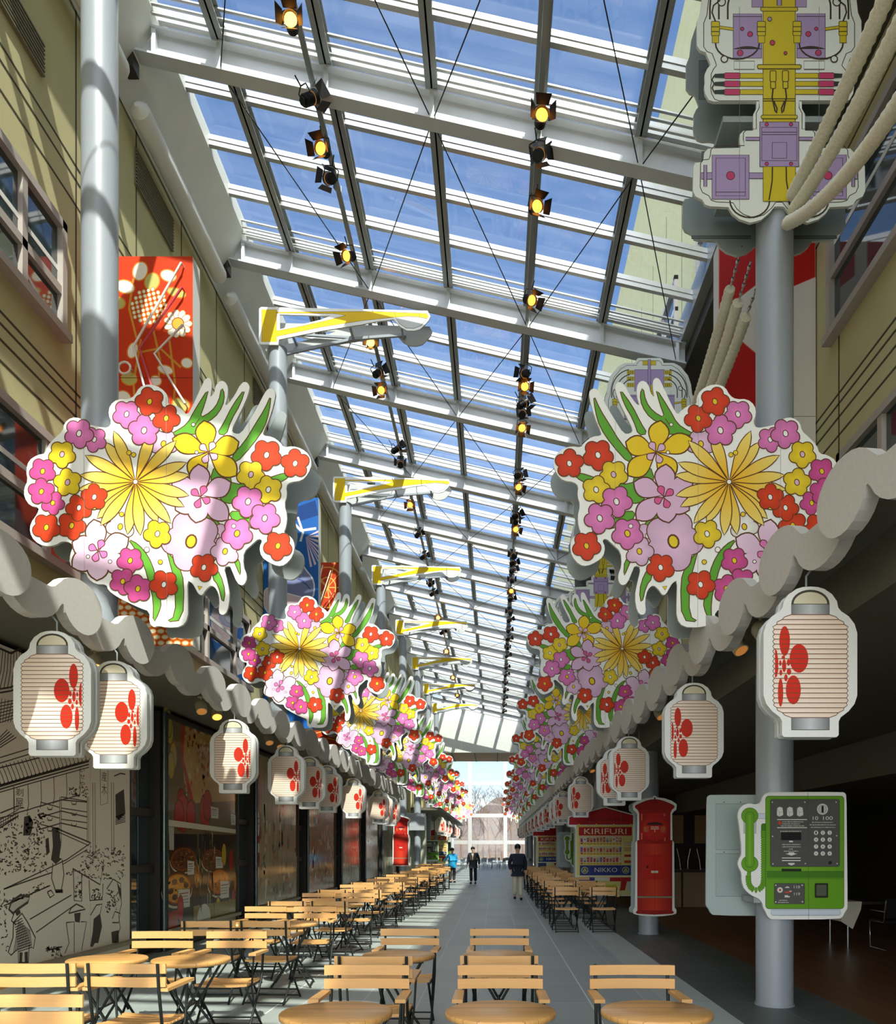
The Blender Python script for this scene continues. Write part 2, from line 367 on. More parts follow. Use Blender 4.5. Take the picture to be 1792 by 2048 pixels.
# upper walls
def upper_wall(name, side, x, ztop, up_lo, up_hi, label):
    root = slab(name, M_WALL, *((x-0.4, x) if side < 0 else (x, x+0.4)), (-30 if side > 0 else -12), Y1, EYE+2.3, EYE+ztop, label)
    f = -side                                   # the wall faces the hall
    b = MB()
    def strip(y0, y1, h0, h1):
        xa, xb = sorted((x, x+f*0.004)); b.box(xa, xb, y0, y1, EYE+h0, EYE+h1)
    for h in (8.6, 8.42, 8.1, 5.73, 5.6, 5.43, 5.2, 2.95): strip(-8, Y1, h, h+0.028)
    y = 5.0
    while y < Y1: strip(y, y+0.03, 2.4, ztop if side < 0 else 16); y += 1.7
    b.build('groove_lines', M_GROOVE, root)
    return root
struct(upper_wall('wall_left', -1, XL, 13.05, 6.2, 7.6, 'beige rendered upper wall above the shop windows'))
struct(upper_wall('wall_right', 1, XR, 19.4, 6.5, 8.0, 'beige rendered upper wall above the open dining area'))

WN = [0]
def window(side, x, y0, y1, h0, h1, cols, mid, label):
    WN[0] += 1; f = -side
    def bx(b, ya, yb, ha, hb, d0, d1):
        xa, xb = sorted((x+f*d0, x+f*d1)); b.box(xa, xb, ya, yb, EYE+ha, EYE+hb)
    b = MB(); t = 0.10
    bx(b, y0, y1, h1-t, h1, 0, 0.09); bx(b, y0-0.05, y1+0.05, h0-0.03, h0+t*0.7, 0, 0.13); bx(b, y0, y0+t, h0, h1, 0, 0.09); bx(b, y1-t, y1, h0, h1, 0, 0.09)
    for c in cols: bx(b, c-0.05, c+0.05, h0, h1, 0, 0.075)
    if mid: bx(b, y0, y1, mid-0.05, mid+0.05, 0, 0.075)
    r = struct(b.build('window_%d' % WN[0], M_WFRAME), label)
    g = MB(); bx(g, y0+t, y1-t, h0, h1-t, 0.004, 0.02); g.build('window_pane', M_DGLASS, r)
    bl = MB(); k = y0+t
    bx(bl, y0+t, y1-t, h1-0.62, h1-0.56, 0.02, 0.026); bl.build('blind_rail', M_WHITE, r)
for k in range(8):
    o = 6.8*k
    window(-1, XL, 7.1+o, 9.75+o, 6.2, 7.58, (8.9+o,), 6.72, 'upper casement window of the shop-side wall, %s along' % ORD[k])
    window(-1, XL, 6.3+o, 10.3+o, 3.35, 4.85, (7.8+o, 9.37+o), 4.0, 'wide lower window of the shop-side wall, %s along' % ORD[k])
    window(1, XR, 7.0+o, 10.3+o, 6.5, 8.3, (8.4+o,), 7.3, 'upper casement window of the dining-side wall, %s along' % ORD[k])
    window(1, XR, 6.6+o, 10.0+o, 3.3, 4.9, (7.7+o, 8.9+o), 0, 'wide lower window of the dining-side wall, %s along' % ORD[k])
for k, (ya, yb) in enumerate(((14, 17), (19, 22), (24, 27), (29, 32), (34, 37))):
    window(1, XR, ya, yb, 11.6, 13.6, ((ya+yb)/2,), 12.8, 'topmost window of the dining-side wall seen through the roof, %s along' % ORD[k])
def vent(y0, y1, h0, h1, n):
    b = MB(); b.box(XL, XL+0.02, y0, y1, EYE+h0, EYE+h1)
    k = h0
    while k < h1: b.box(XL+0.02, XL+0.045, y0, y1, EYE+k, EYE+k+0.02); k += 0.05
    tag(b.build('wall_vent', mat('vent_grille_grey', (120, 116, 92), 0.6)), n, 'vent', 'louvred vents on the shop-side wall')
vent(7.4, 9.35, 9.0, 9.4, 'long louvred vent high on the shop-side wall near the first column')
vent(11.75, 13.1, 9.75, 10.3, 'louvred vent just under the gutter pipe behind the red banner')
vent(17.5, 19.0, 9.75, 10.3, 'louvred vent just under the gutter pipe above the blue banner')

# glazed roof
GX0, GX1 = -4.70, 3.52
ceil = bpy.data.objects.new('ceiling', None); COL.objects.link(ceil); struct(ceil, 'sloping glass roof with white beams and grey purlins over the arcade')
DZ = 0.72
gb = MB()
gb.add([(GX0, Y0, roof_z(GX0)+DZ), (GX1, Y0, roof_z(GX1)+DZ), (GX1, Y1, roof_z(GX1)+DZ), (GX0, Y1, roof_z(GX0)+DZ)], [(0, 1, 2, 3)])
gb.build('roof_glass', M_GLASS, ceil)
BEAM_Y = [-7.5, -3.8, -0.1, 3.65, 7.4, 11.1]+[15+3.75*k for k in range(13)]
bb = MB(); xa, xb = -5.28, 3.56
def sl(b, x0, x1, dz0, dz1, y0, y1):
    b.add([(x, y, roof_z(x)+d) for x in (x0, x1) for y in (y0, y1) for d in (dz0, dz1)], [(0, 1, 3, 2), (4, 6, 7, 5), (0, 4, 5, 1), (2, 3, 7, 6), (0, 2, 6, 4), (1, 5, 7, 3)])
sl(bb, xa, xb, 0, 0.03, -0.11, 0.11); sl(bb, xa, xb, 0.37, 0.40, -0.11, 0.11); sl(bb, xa, xb, 0.02, 0.38, -0.012, 0.012)
PX = (-3.81, -2.33, -0.87, 0.61, 2.0)
for x in PX+(-4.7, 3.4): bb.box(x-0.03, x+0.03, -0.10, 0.10, roof_z(x)+0.02, roof_z(x)+0.38)
b0 = bb.build('roof_beam', M_BEAM, ceil, (0, BEAM_Y[0], 0))
for y in BEAM_Y[1:]: put('roof_beam', b0, ceil, (0, y, 0))
# slim tube rails running beside every beam
rb = MB()
for k, d in enumerate((0.46, 0.54, 0.62)): sl(rb, GX0, GX1, d, d+0.022, -0.02-0.05*k-0.2, 0.02-0.05*k-0.2)
r0 = rb.build('blind_rail', M_ALU, ceil, (0, BEAM_Y[0], 0))
for y in BEAM_Y[1:]: put('blind_rail', r0, ceil, (0, y, 0))
for x in PX:
    z = roof_z(x)+0.40; b = MB()
    b.box(x-0.085, x+0.085, Y0, Y1, z, z+0.02); b.box(x-0.012, x+0.012, Y0, Y1, z, z+0.26); b.box(x-0.075, x+0.075, Y0, Y1, z+0.24, z+0.26)
    b.build('purlin', M_PURLIN, ceil)
gy = []
for a, c in zip(BEAM_Y[:-1], BEAM_Y[1:]): gy += [a+(c-a)*q/4 for q in range(4)]
lb = MB(); sl(lb, GX0, GX1, 0.64, 0.72, -0.035, 0.035); sl(lb, GX0, GX1, 0.56, 0.64, -0.022, 0.022); sl(lb, GX0, GX1, 0.545, 0.56, -0.04, 0.04)
for i, y in enumerate(gy):
    if i == 0: l0 = lb.build('glazing_bar', M_ALU, ceil, (0, y, 0))
    else: put('glazing_bar', l0, ceil, (0, y, 0))
# diagonal bracing cables between the beams
for i in range(3, len(BEAM_Y)-1):
    ya, yb = BEAM_Y[i], BEAM_Y[i+1]; b = MB()
    A, B = ((-3.81, -0.87, 2.0), (-2.33, 0.61, 3.4))
    if i % 2 == 0: A, B = B, A
    for xa_ in A:
        for xb_ in B:
            if abs(xa_-xb_) < 1.7: b.cyl((xa_, ya, roof_z(xa_)+0.05), (xb_, yb, roof_z(xb_)+0.05), 0.009, 5)
    b.build('bracing_cable', M_IRON, ceil)
# eaves: sloped panel, gutter pipes, low-side rail and dark soffit
b = MB(); b.add([(x, y, z) for y in (Y0, Y1) for x, z in ((-5.28, EYE+10.55), (-4.98, EYE+10.95), (-4.66, roof_z(-4.66)+0.5), (-4.66, roof_z(-4.66)+0.78), (-5.28, EYE+11.9))],
      [(0, 1, 6, 5), (1, 2, 7, 6), (2, 3, 8, 7), (3, 4, 9, 8), (0, 4, 3, 2, 1), (5, 6, 7, 8, 9)]); b.build('eave_panel', M_WHITE, ceil)
for a, c in zip(BEAM_Y[3:-1], BEAM_Y[4:]):
    b = MB(); r = 0.14; n = 6
    pts = [(-5.06, a+0.3-r+r*math.sin(PI/2*k/n), EYE+10.5) for k in range(1, n+1)]+[(-5.06, c-0.35+r*math.sin(PI/2*k/n), EYE+10.5) for k in range(n)]
    rs = [r*math.sin(PI/2*k/n) for k in range(1, n+1)]+[r*math.cos(PI/2*k/n) for k in range(n)]
    b.tube(pts, rs, 14); b.build('gutter_pipe', M_WHITE, ceil)
    b = MB(); b.box(-5.28, -4.98, c-0.10, c+0.10, EYE+10.75, EYE+11.2); b.build('beam_bracket', M_DARK, ceil)
b = MB(); z = roof_z(3.5); b.box(3.46, 3.62, Y0, Y1, z+0.40, z+0.84); b.build('eave_rail', M_PURLIN, ceil)
b = MB(); b.box(3.62, XR, Y0, Y1, z+0.1, z+0.75); b.build('eave_soffit', mat('dark_eave_steel', (70, 68, 62), 0.6), ceil)

# canopies on both sides
HL0, HR0 = 2.12, 1.80
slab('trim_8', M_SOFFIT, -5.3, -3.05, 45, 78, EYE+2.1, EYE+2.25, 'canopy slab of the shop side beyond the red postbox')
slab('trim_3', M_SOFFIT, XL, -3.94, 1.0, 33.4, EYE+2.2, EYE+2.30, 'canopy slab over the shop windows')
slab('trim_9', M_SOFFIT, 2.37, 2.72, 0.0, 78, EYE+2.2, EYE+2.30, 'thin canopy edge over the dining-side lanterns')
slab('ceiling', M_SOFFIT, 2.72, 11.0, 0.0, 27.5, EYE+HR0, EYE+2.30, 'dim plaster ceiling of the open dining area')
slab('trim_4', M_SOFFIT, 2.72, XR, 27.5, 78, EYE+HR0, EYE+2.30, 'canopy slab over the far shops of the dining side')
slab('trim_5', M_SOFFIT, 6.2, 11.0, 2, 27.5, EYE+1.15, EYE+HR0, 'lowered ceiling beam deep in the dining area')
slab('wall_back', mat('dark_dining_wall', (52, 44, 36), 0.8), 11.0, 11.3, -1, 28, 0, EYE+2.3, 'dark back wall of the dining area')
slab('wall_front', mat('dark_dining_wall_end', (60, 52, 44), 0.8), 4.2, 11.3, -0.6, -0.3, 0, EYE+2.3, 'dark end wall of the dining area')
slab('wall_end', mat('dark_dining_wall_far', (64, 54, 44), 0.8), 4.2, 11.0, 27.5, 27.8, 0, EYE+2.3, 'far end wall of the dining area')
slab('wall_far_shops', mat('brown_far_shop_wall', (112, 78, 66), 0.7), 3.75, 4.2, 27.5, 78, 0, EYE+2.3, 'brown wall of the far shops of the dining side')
slab('trim_6', M_WALL, XL, XR, Y0-0.4, Y0, EYE+7.4, EYE+9.5, 'beam over the near entrance')
# shop fronts
slab('wall_shop', mat('dark_shopfront_backing', (40, 36, 33), 0.6), -5.75, -5.40, 1.0, 48, 0, EYE+2.3, 'dark backing of the shop fronts')
slab('baseboard_left', mat('pale_sill_ledge', (150, 138, 116), 0.5), -5.40, -5.06, 3.0, 11.6, 0.28, 0.33, 'pale ledge below the street-scene mural')
M_POST = mat('steel_door_post', (92, 108, 112), 0.25, 0.6)
for n, (a, c) in enumerate(((11.35, 12.5), (16.1, 17.3), (21.0, 22.1), (25.9, 27.0), (30.7, 31.9), (35.5, 36.6))):
    g = MB(); g.box(-5.40, -5.36, a, c, 0.02, EYE+HL0)
    d = struct(g.build('door_%d' % (n+1), M_DGLASS), 'dark glass door slot between shop posters, %s along' % ORD[n])
    f = MB()
    for y in (a, c-0.09): f.box(-5.37, -5.20, y, y+0.09, 0, EYE+HL0)
    for h in (0.06, 1.25, 2.1): f.box(-5.36, -5.28, a, c, h, h+0.12)
    f.build('door_frame', M_DARK, d)
    p = MB(); p.cyl((-5.16, c-0.02, 0.02), (-5.16, c-0.02, EYE+HL0), 0.03, 10); p.build('door_post', M_POST, d)
# far end: bridge beam, fluted side walls, glazed end wall, ground outside
bz = MB(); bz.box(XL-0.5, XR+0.5, 62.0, 62.3, EYE+7.36, EYE+11.6); br = struct(bz.build('wall_bridge', mat('bridge_wall_paint', (196, 196, 192), 0.6)), 'white bridge wall across the end of the glass roof')
bs = MB(); bs.box(XL-0.5, XR+0.5, 62.3, 68.5, EYE+7.36, EYE+7.6); bs.build('bridge_soffit', mat('bridge_soffit_brown', (150, 128, 100), 0.7), br)
for k, x in enumerate((-3.4, -1.6, 0.2, 2.0)):
    q = MB(); q.box(x-0.03, x+0.03, 62.3, 68.5, EYE+7.33, EYE+7.36); q.build('soffit_joint', M_GROOVE, br)
q = MB()
for k in range(10): q.box(-4.95-0.02*k, -4.7-0.02*k, 43.5+1.9*k, 44.6+1.9*k, 0.0, EYE+6.5)
fl = struct(q.build('wall_fluted', M_WALL), 'beige fluted wall piers beyond the red postbox'); fw = MB(); fw.box(-5.5, -5.0, 45, 86, 0, EYE+5.6); fw.build('wall_infill', M_WALL, fl)
slab('wall_pier', mat('grey_green_pier', (168, 170, 150), 0.6), -5.0, -3.72, 43.0, 43.6, 0, EYE+1.7, 'tall beige pier beside the red postbox')
slab('trim_7', mat('grey_pier_capital', (160, 164, 168), 0.5), -4.65, -3.7, 41.9, 42.9, EYE+0.9, EYE+1.8, 'grey stepped capital under the far column')
ew = MB()
for x in (-4.6, -2.66, 1.1, 4.6): ew.box(x-0.2, x+0.2, 85, 85.4, 0, EYE+10)
for h in (0.55, 3.4, 6.8): ew.box(-5.2, 5, 85.05, 85.3, EYE+h-0.2, EYE+h+0.2)
e = struct(ew.build('window_90', mat('end_wall_frame_paint', (140, 142, 142), 0.6)), 'white framed glass end wall with trees outside')
gp = MB(); gp.add([(-5.2, 85.2, 0), (5, 85.2, 0), (5, 85.2, EYE+10), (-5.2, 85.2, EYE+10)], [(0, 1, 2, 3)]); gp.build('window_pane', M_PANE, e)
slab('floor', mat('dry_ground_outside', (120, 102, 78), 0.9, 0, 0.2, 0.4), -60, 60, 100, 260, -0.3, -0.02, 'dry brown ground outside the far end')
hb = MB(); n = 24
hv = [(-70+140*i/n, 150+j*14, -0.2+(0, 5, 10.5, 14, 15)[j]*(0.8+0.25*math.sin(i*1.3+j))) for j in range(5) for i in range(n+1)]
hb.add(hv, [(j*(n+1)+i, j*(n+1)+i+1, (j+1)*(n+1)+i+1, (j+1)*(n+1)+i) for j in range(4) for i in range(n)], None, True)
struct(hb.build('hill', mat('brown_wooded_hill', (98, 86, 76), 0.95, 0, 0.25, 0.5)), 'brown winter hillside beyond the glass end wall')

# columns
def column(x, y, z0, z1, r, label, group):
    b = MB(); b.cyl((0, 0, z0), (0, 0, z1), r, 40, caps=True); b.cyl((0, 0, z0), (0, 0, z0+0.02), r+0.012, 40)
    return tag(b.build('column', M_COLUMN, None, (x, y, 0)), label, 'column', group)
CY = [8.3+6.8*k for k in range(8)]
for k, y in enumerate(CY):
    column(2.9, y, 0, EYE+8.95, 0.187, 'round grey steel column with its foot on the dark stone band, %s along the dining side' % ORD[k], 'columns along the dining side')
for k, y in enumerate(CY):
    zt = EYE+9.4 if k else EYE+10.5
    column(-4.10, y, EYE+2.31 if k < 4 else 0.0, zt, 0.172 if k else 0.178, 'round grey steel column rising past the flowers of the shop side, %s along' % ORD[k], 'columns along the shop side')

# ------------------------------------------------------------ printed sign artwork
EDGE = (98, 58, 24); WHITE = (247, 246, 241)
RED, PINK, MAG, LILAC, YEL = (214, 62, 26), (224, 122, 186), (206, 78, 146), (224, 184, 214), (236, 205, 42)
GREEN, GREEN_D = (98, 168, 52), (70, 142, 40)
def blossom(a, cx, cy, r, col, cc, rot=0.0, n=5):
    pts = []
    for k in range(n*9):
        t = 2*PI*k/(n*9); best = 0
        for j in range(n):
            d = t-(rot+2*PI*j/n); ca = math.cos(d)
            q = 0.57; rr = 0.43
            disc = rr*rr-(q*math.sin(d))**2
            if disc > 0 and ca > -0.2: best = max(best, q*ca+math.sqrt(disc))
        pts.append((cx+r*best*math.cos(t), cy+r*best*math.sin(t)))
    lo = tuple(int(c*0.94) for c in col); hi = tuple(min(255, int(c*1.04+8)) for c in col)
    a.fan((cx, cy), pts, hi, lo, EDGE, min(6.5, r*0.07))
    a.ell(cx, cy, r*0.17, r*0.22, cc, EDGE, r*0.06, 0.3, 12)
def petal(a, cx, cy, tx, ty, wd, c0, c1, ew=5.5, belly=0.62):
    L = math.hypot(tx-cx, ty-cy); ux, uy = (tx-cx)/L, (ty-cy)/L; pts = []; cols = []
    N = 11
    for sgn in (1, -1):
        for k in (range(N) if sgn > 0 else range(N-2, 0, -1)):
            t = k/(N-1); wv = wd*(math.sin(PI*t**(math.log(0.5)/math.log(belly))))**0.8 if 0 < t < 1 else 0
            pts.append((cx+ux*L*t-uy*sgn*wv, cy+uy*L*t+ux*sgn*wv)); cols.append(tuple(int(p+(q-p)*t) for p, q in zip(c0, c1)))
    a.mb.add([a.P(*p) for p in pts], [tuple(range(len(pts)))], cols); a.L += 1
    if ew: a.line(pts, ew, EDGE, True)
def star(a, cx, cy, tips, wd, c0, c1, belly):
    for t in tips: petal(a, cx, cy, t[0], t[1], wd, c0, c1, 11, belly)
    for t in tips:
        L = math.hypot(t[0]-cx, t[1]-cy); f = (L-3)/L
        petal(a, cx, cy, cx+(t[0]-cx)*f, cy+(t[1]-cy)*f, wd-2, c0, c1, 0, belly)
def leaf(a, pts, c=GREEN):
    a.poly(chaikin(pts, 1), c, EDGE, 5.5)
BQ_OUT = [(1018, 245), (1045, 200), (1100, 80), (1115, 48), (1138, 40), (1152, 60), (1150, 110), (1142, 150), (1165, 125), (1172, 85), (1195, 58), (1222, 60), (1240, 90), (1237, 150), (1222, 195), (1245, 180), (1280, 130), (1305, 80), (1330, 60), (1354, 75), (1357, 105), (1335, 170), (1290, 260), (1258, 325), (1275, 345), (1310, 345), (1355, 275), (1400, 200), (1440, 120), (1465, 96), (1494, 108), (1499, 140), (1470, 250), (1430, 340), (1434, 356), (1480, 360), (1522, 390), (1542, 420), (1590, 412), (1640, 425), (1682, 460), (1694, 510), (1677, 560), (1640, 600), (1580, 607), (1555, 628), (1562, 680), (1545, 730), (1560, 790), (1555, 850), (1540, 885), (1585, 905), (1602, 950), (1592, 1010), (1550, 1057), (1510, 1064), (1460, 1042), (1420, 1012), (1410, 960), (1428, 925), (1405, 913), (1370, 945), (1325, 985), (1320, 1060), (1340, 1110), (1337, 1150), (1318, 1170), (1290, 1157), (1262, 1090), (1250, 1060), (1215, 1070), (1235, 1150), (1250, 1230), (1237, 1310), (1210, 1332), (1188, 1315), (1195, 1250), (1180, 1190), (1150, 1165), (1120, 1190), (1100, 1222), (1080, 1217), (1060, 1180), (1045, 1155), (1018, 1140), (1022, 1250), (1022, 1350), (987, 1394), (905, 1397), (860, 1387), (835, 1397), (812, 1370), (815, 1310), (760, 1290), (700, 1262), (640, 1232), (588, 1195), (580, 1162), (520, 1162), (480, 1132), (468, 1097), (410, 1087), (378, 1050), (383, 1000), (398, 960), (385, 935), (340, 927), (300, 952), (240, 957), (188, 927), (163, 880), (168, 830), (205, 780), (215, 745), (165, 737), (133, 690), (133, 640), (153, 600), (143, 545), (158, 490), (205, 460), (248, 453), (260, 410), (300, 368), (345, 328), (350, 288), (390, 256), (440, 260), (480, 293), (540, 308), (588, 314), (608, 285), (590, 240), (598, 190), (640, 156), (700, 158), (733, 138), (758, 93), (800, 76), (850, 83), (897, 113), (914, 150), (912, 185), (950, 188), (992, 213)]
BQS = 0.0018647
def bouquet_art(flip):
    a = Art(920, 720, BQS, flip); a.board(chaikin(BQ_OUT, 1), 0.03, WHITE, (225, 225, 222))
    # leaves
    for p in ([(890, 365), (960, 330), (1020, 290), (1060, 215), (1138, 92), (1115, 180), (1085, 262), (1150, 225), (1190, 170), (1205, 90), (1222, 130), (1212, 195), (1165, 262), (1085, 300), (1075, 350), (1000, 345)],
              [(1180, 345), (1215, 290), (1265, 190), (1335, 95), (1310, 180), (1255, 275), (1230, 355)],
              [(1255, 470), (1330, 390), (1390, 290), (1440, 210), (1475, 130), (1465, 220), (1440, 310), (1375, 405), (1280, 510)],
              [(1400, 615), (1500, 568), (1600, 550), (1540, 605), (1470, 625)],
              [(1140, 600), (1168, 515), (1250, 560), (1262, 625), (1410, 600), (1400, 650), (1300, 720), (1225, 725), (1190, 690)],
              [(1240, 765), (1330, 768), (1405, 868), (1340, 850), (1270, 830)],
              [(1085, 820), (1125, 755), (1170, 800), (1230, 885), (1190, 862), (1142, 830), (1152, 925), (1132, 935), (1120, 875)],
              [(1400, 850), (1470, 860), (1490, 900), (1440, 890)],
              [(695, 915), (755, 945), (808, 1010), (845, 1100), (850, 1180), (880, 1260), (865, 1320), (833, 1378), (835, 1250), (815, 1170), (785, 1060), (735, 970)],
              [(905, 975), (975, 1065), (1002, 1150), (995, 1358), (900, 1368), (955, 1335), (952, 1150), (925, 1050)],
              [(1160, 1060), (1200, 1110), (1226, 1200), (1213, 1275), (1188, 1170), (1155, 1130)],
              [(1270, 1030), (1305, 1028), (1310, 1122), (1295, 1090)]):
        leaf(a, p)
    a.line([(1085, 262), (1060, 300)], 4, EDGE)
    a.poly([(1115, 627), (1215, 582), (1205, 622)], WHITE, EDGE, 4); a.poly([(1075, 1172), (1100, 1175), (1085, 1195)], YEL, EDGE, 4)
    # small clusters behind the big flowers
    blossom(a, 890, 400, 80, LILAC, YEL, 0.3); blossom(a, 655, 850, 80, (240, 236, 230), YEL, 0.5)
    blossom(a, 1180, 900, 70, LILAC, WHITE, 0.2)
    # round lilac bloom and star flowers
    blossom(a, 1040, 930, 165, LILAC, YEL, 0.6, 5)
    st = [(1110, 275), (1298, 390), (1285, 572), (1035, 575), (940, 372)]
    star(a, 1135, 445, st, 54, (240, 196, 30), (240, 208, 40), 0.64)
    for p in ((1165, 390), (1182, 482), (1108, 505), (1088, 405)): petal(a, 1135, 447, p[0], p[1], 20, LILAC, LILAC, 5, 0.7)
    sb = [(1080, 512), (1255, 610), (1240, 812), (1065, 828), (955, 760), (935, 600)]
    star(a, 1095, 680, sb, 54, LILAC, (226, 186, 216), 0.62)
    for p in ((1115, 628), (1142, 718), (1068, 748), (1042, 650)): petal(a, 1092, 690, p[0], p[1], 20, (222, 92, 150), (222, 92, 150), 5, 0.7)
    sc = [(512, 812), (700, 912), (690, 1092), (528, 1142), (395, 1070), (395, 935)]
    star(a, 540, 985, sc, 56, LILAC, (240, 212, 232), 0.62)
    for p in ((560, 922), (582, 1012), (515, 1040), (485, 955)): petal(a, 535, 980, p[0], p[1], 20, PINK, PINK, 5, 0.7)
    for cx, cy in ((480, 1013), (600, 1040), (1070, 447), (1052, 296)): a.ell(cx, cy, 10, 10, WHITE, EDGE, 4, 0, 10)
    # the great yellow bloom
    tips = [(425, 650), (435, 570), (480, 760), (465, 463), (570, 390), (620, 330), (530, 806), (548, 845), (695, 893), (765, 897), (860, 830), (930, 832), (1003, 742), (1028, 682), (1032, 570), (1015, 503), (960, 383), (832, 336)]
    for t in tips: petal(a, 738, 607, t[0], t[1], 31, (238, 176, 24), (246, 224, 126), 5.5, 0.62)
    a.ell(738, 607, 13, 13, WHITE, EDGE, 4, 0, 12)
    for cx, cy in ((703, 449), (728, 460), (663, 783), (873, 1042)): a.ell(cx, cy, 13, 13, YEL, EDGE, 4, 0, 10)
    a.ell(800, 975, 15, 15, WHITE, EDGE, 4, 0, 10)
    for f in ((690, 240, 78, PINK, WHITE, .3), (785, 328, 88, PINK, WHITE, .9), (905, 262, 78, RED, YEL, .2), (815, 172, 80, RED, YEL, .7), (515, 378, 70, PINK, WHITE, .5), (432, 345, 82, PINK, WHITE, .2),
              (340, 458, 76, YEL, LILAC, .3), (370, 610, 78, YEL, LILAC, .8), (290, 722, 66, MAG, YEL, .2), (235, 550, 74, MAG, YEL, .4), (228, 660, 74, MAG, YEL, .9), (392, 845, 80, RED, YEL, .1), (432, 748, 74, RED, WHITE, .5),
              (515, 690, 74, RED, WHITE, .9), (255, 855, 78, RED, YEL, .3), (1450, 462, 86, RED, WHITE, .4), (1605, 508, 80, RED, WHITE, .9), (1365, 568, 80, YEL, LILAC, .3), (1460, 650, 78, YEL, WHITE, .7),
              (1350, 715, 88, PINK, WHITE, .5), (1440, 805, 86, PINK, WHITE, .2), (1225, 985, 80, LILAC, YEL, .6), (1290, 888, 88, PINK, YEL, .3), (1512, 955, 80, RED, YEL, .4), (1110, 1072, 78, RED, WHITE, .2),
              (858, 890, 78, YEL, WHITE, .5), (710, 1035, 74, MAG, YEL, .4), (670, 1148, 74, MAG, YEL, .2), (752, 1188, 78, MAG, YEL, .8), (893, 1165, 80, RED, WHITE, .5)):
        blossom(a, *f)
    a.ell(1272, 848, 12, 12, WHITE, EDGE, 4, 0, 10)
    for u, v0, v1 in ((458, 260, 1090), (905, 150, 1392), (1355, 280, 960)): a.line([(u, v0), (u+4, v1)], 1.6, (150, 140, 130))
    return a
def bouquet_back(flip):
    a = Art(920, 720, BQS, flip); a.board(chaikin(BQ_OUT, 1), 0.03, (150, 158, 158), (215, 214, 208))
    for u0, v0, u1, v1 in ((300, 420, 1450, 450), (300, 960, 1200, 990), (600, 420, 630, 990), (1100, 420, 1130, 990)): a.rect(u0, v0, u1, v1, (128, 136, 136))
    return a
bq_front = {}; bq_back = {}
def bouquet(side, y, label, group, x=None, h=3.49):
    fl = side > 0
    t = thing('flower_sign', label, 'flower sign', (x if x is not None else (-3.30 if side < 0 else 2.03), y, EYE+h), 0, group)
    if fl not in bq_front:
        bq_front[fl] = bouquet_art(fl).build('front_board', INK, t); bq_back[fl] = bouquet_back(fl).build('back_board', INK, t, (0, 0.42, 0))
    else:
        put('front_board', bq_front[fl], t); put('back_board', bq_back[fl], t, (0, 0.42, 0))
    xc = (-4.10 if side < 0 else 2.9)-t.location.x
    for dz in (-0.45, 0.5):
        b = MB(); b.box(min(xc, 0.2*side)-0.1, max(xc, 0.2*side)+0.1, 0.36, 0.42, dz-0.03, dz+0.03); b.box(xc-0.03, xc+0.03, 0.03, 0.42, dz-0.03, dz+0.03) if abs(xc) > 2 else None
        b.build('bracket', M_BACK, t)
    return t
for k in range(8):
    bouquet(-1, 8.1+6.8*k, 'flower-bunch cutout sign with yellow bloom, %s along the shop side' % ORD[k], 'flower signs along the shop side')
    bouquet(1, 8.1+6.8*k, 'flower-bunch cutout sign with yellow bloom, %s along the dining side' % ORD[k], 'flower signs along the dining side')
bouquet(-1, 80.5, 'small distant flower-bunch sign by the glass end wall, beyond the bridge', 'flower signs along the shop side', -3.5, 3.75)
column(-4.3, 80.8, 0, EYE+6.5, 0.17, 'thin distant column behind the small flower sign by the end wall', 'columns along the shop side')
for k in range(2): bouquet(1, 64.5+8*k, 'flower-bunch sign of the dining side beyond the bridge, %s of two' % ('nearer', 'farther')[k], 'flower signs along the dining side'); column(2.9, 64.7+8*k, 0, EYE+7.0, 0.187, 'distant dining-side column beyond the bridge, %s of two' % ('nearer', 'farther')[k], 'columns along the dining side')

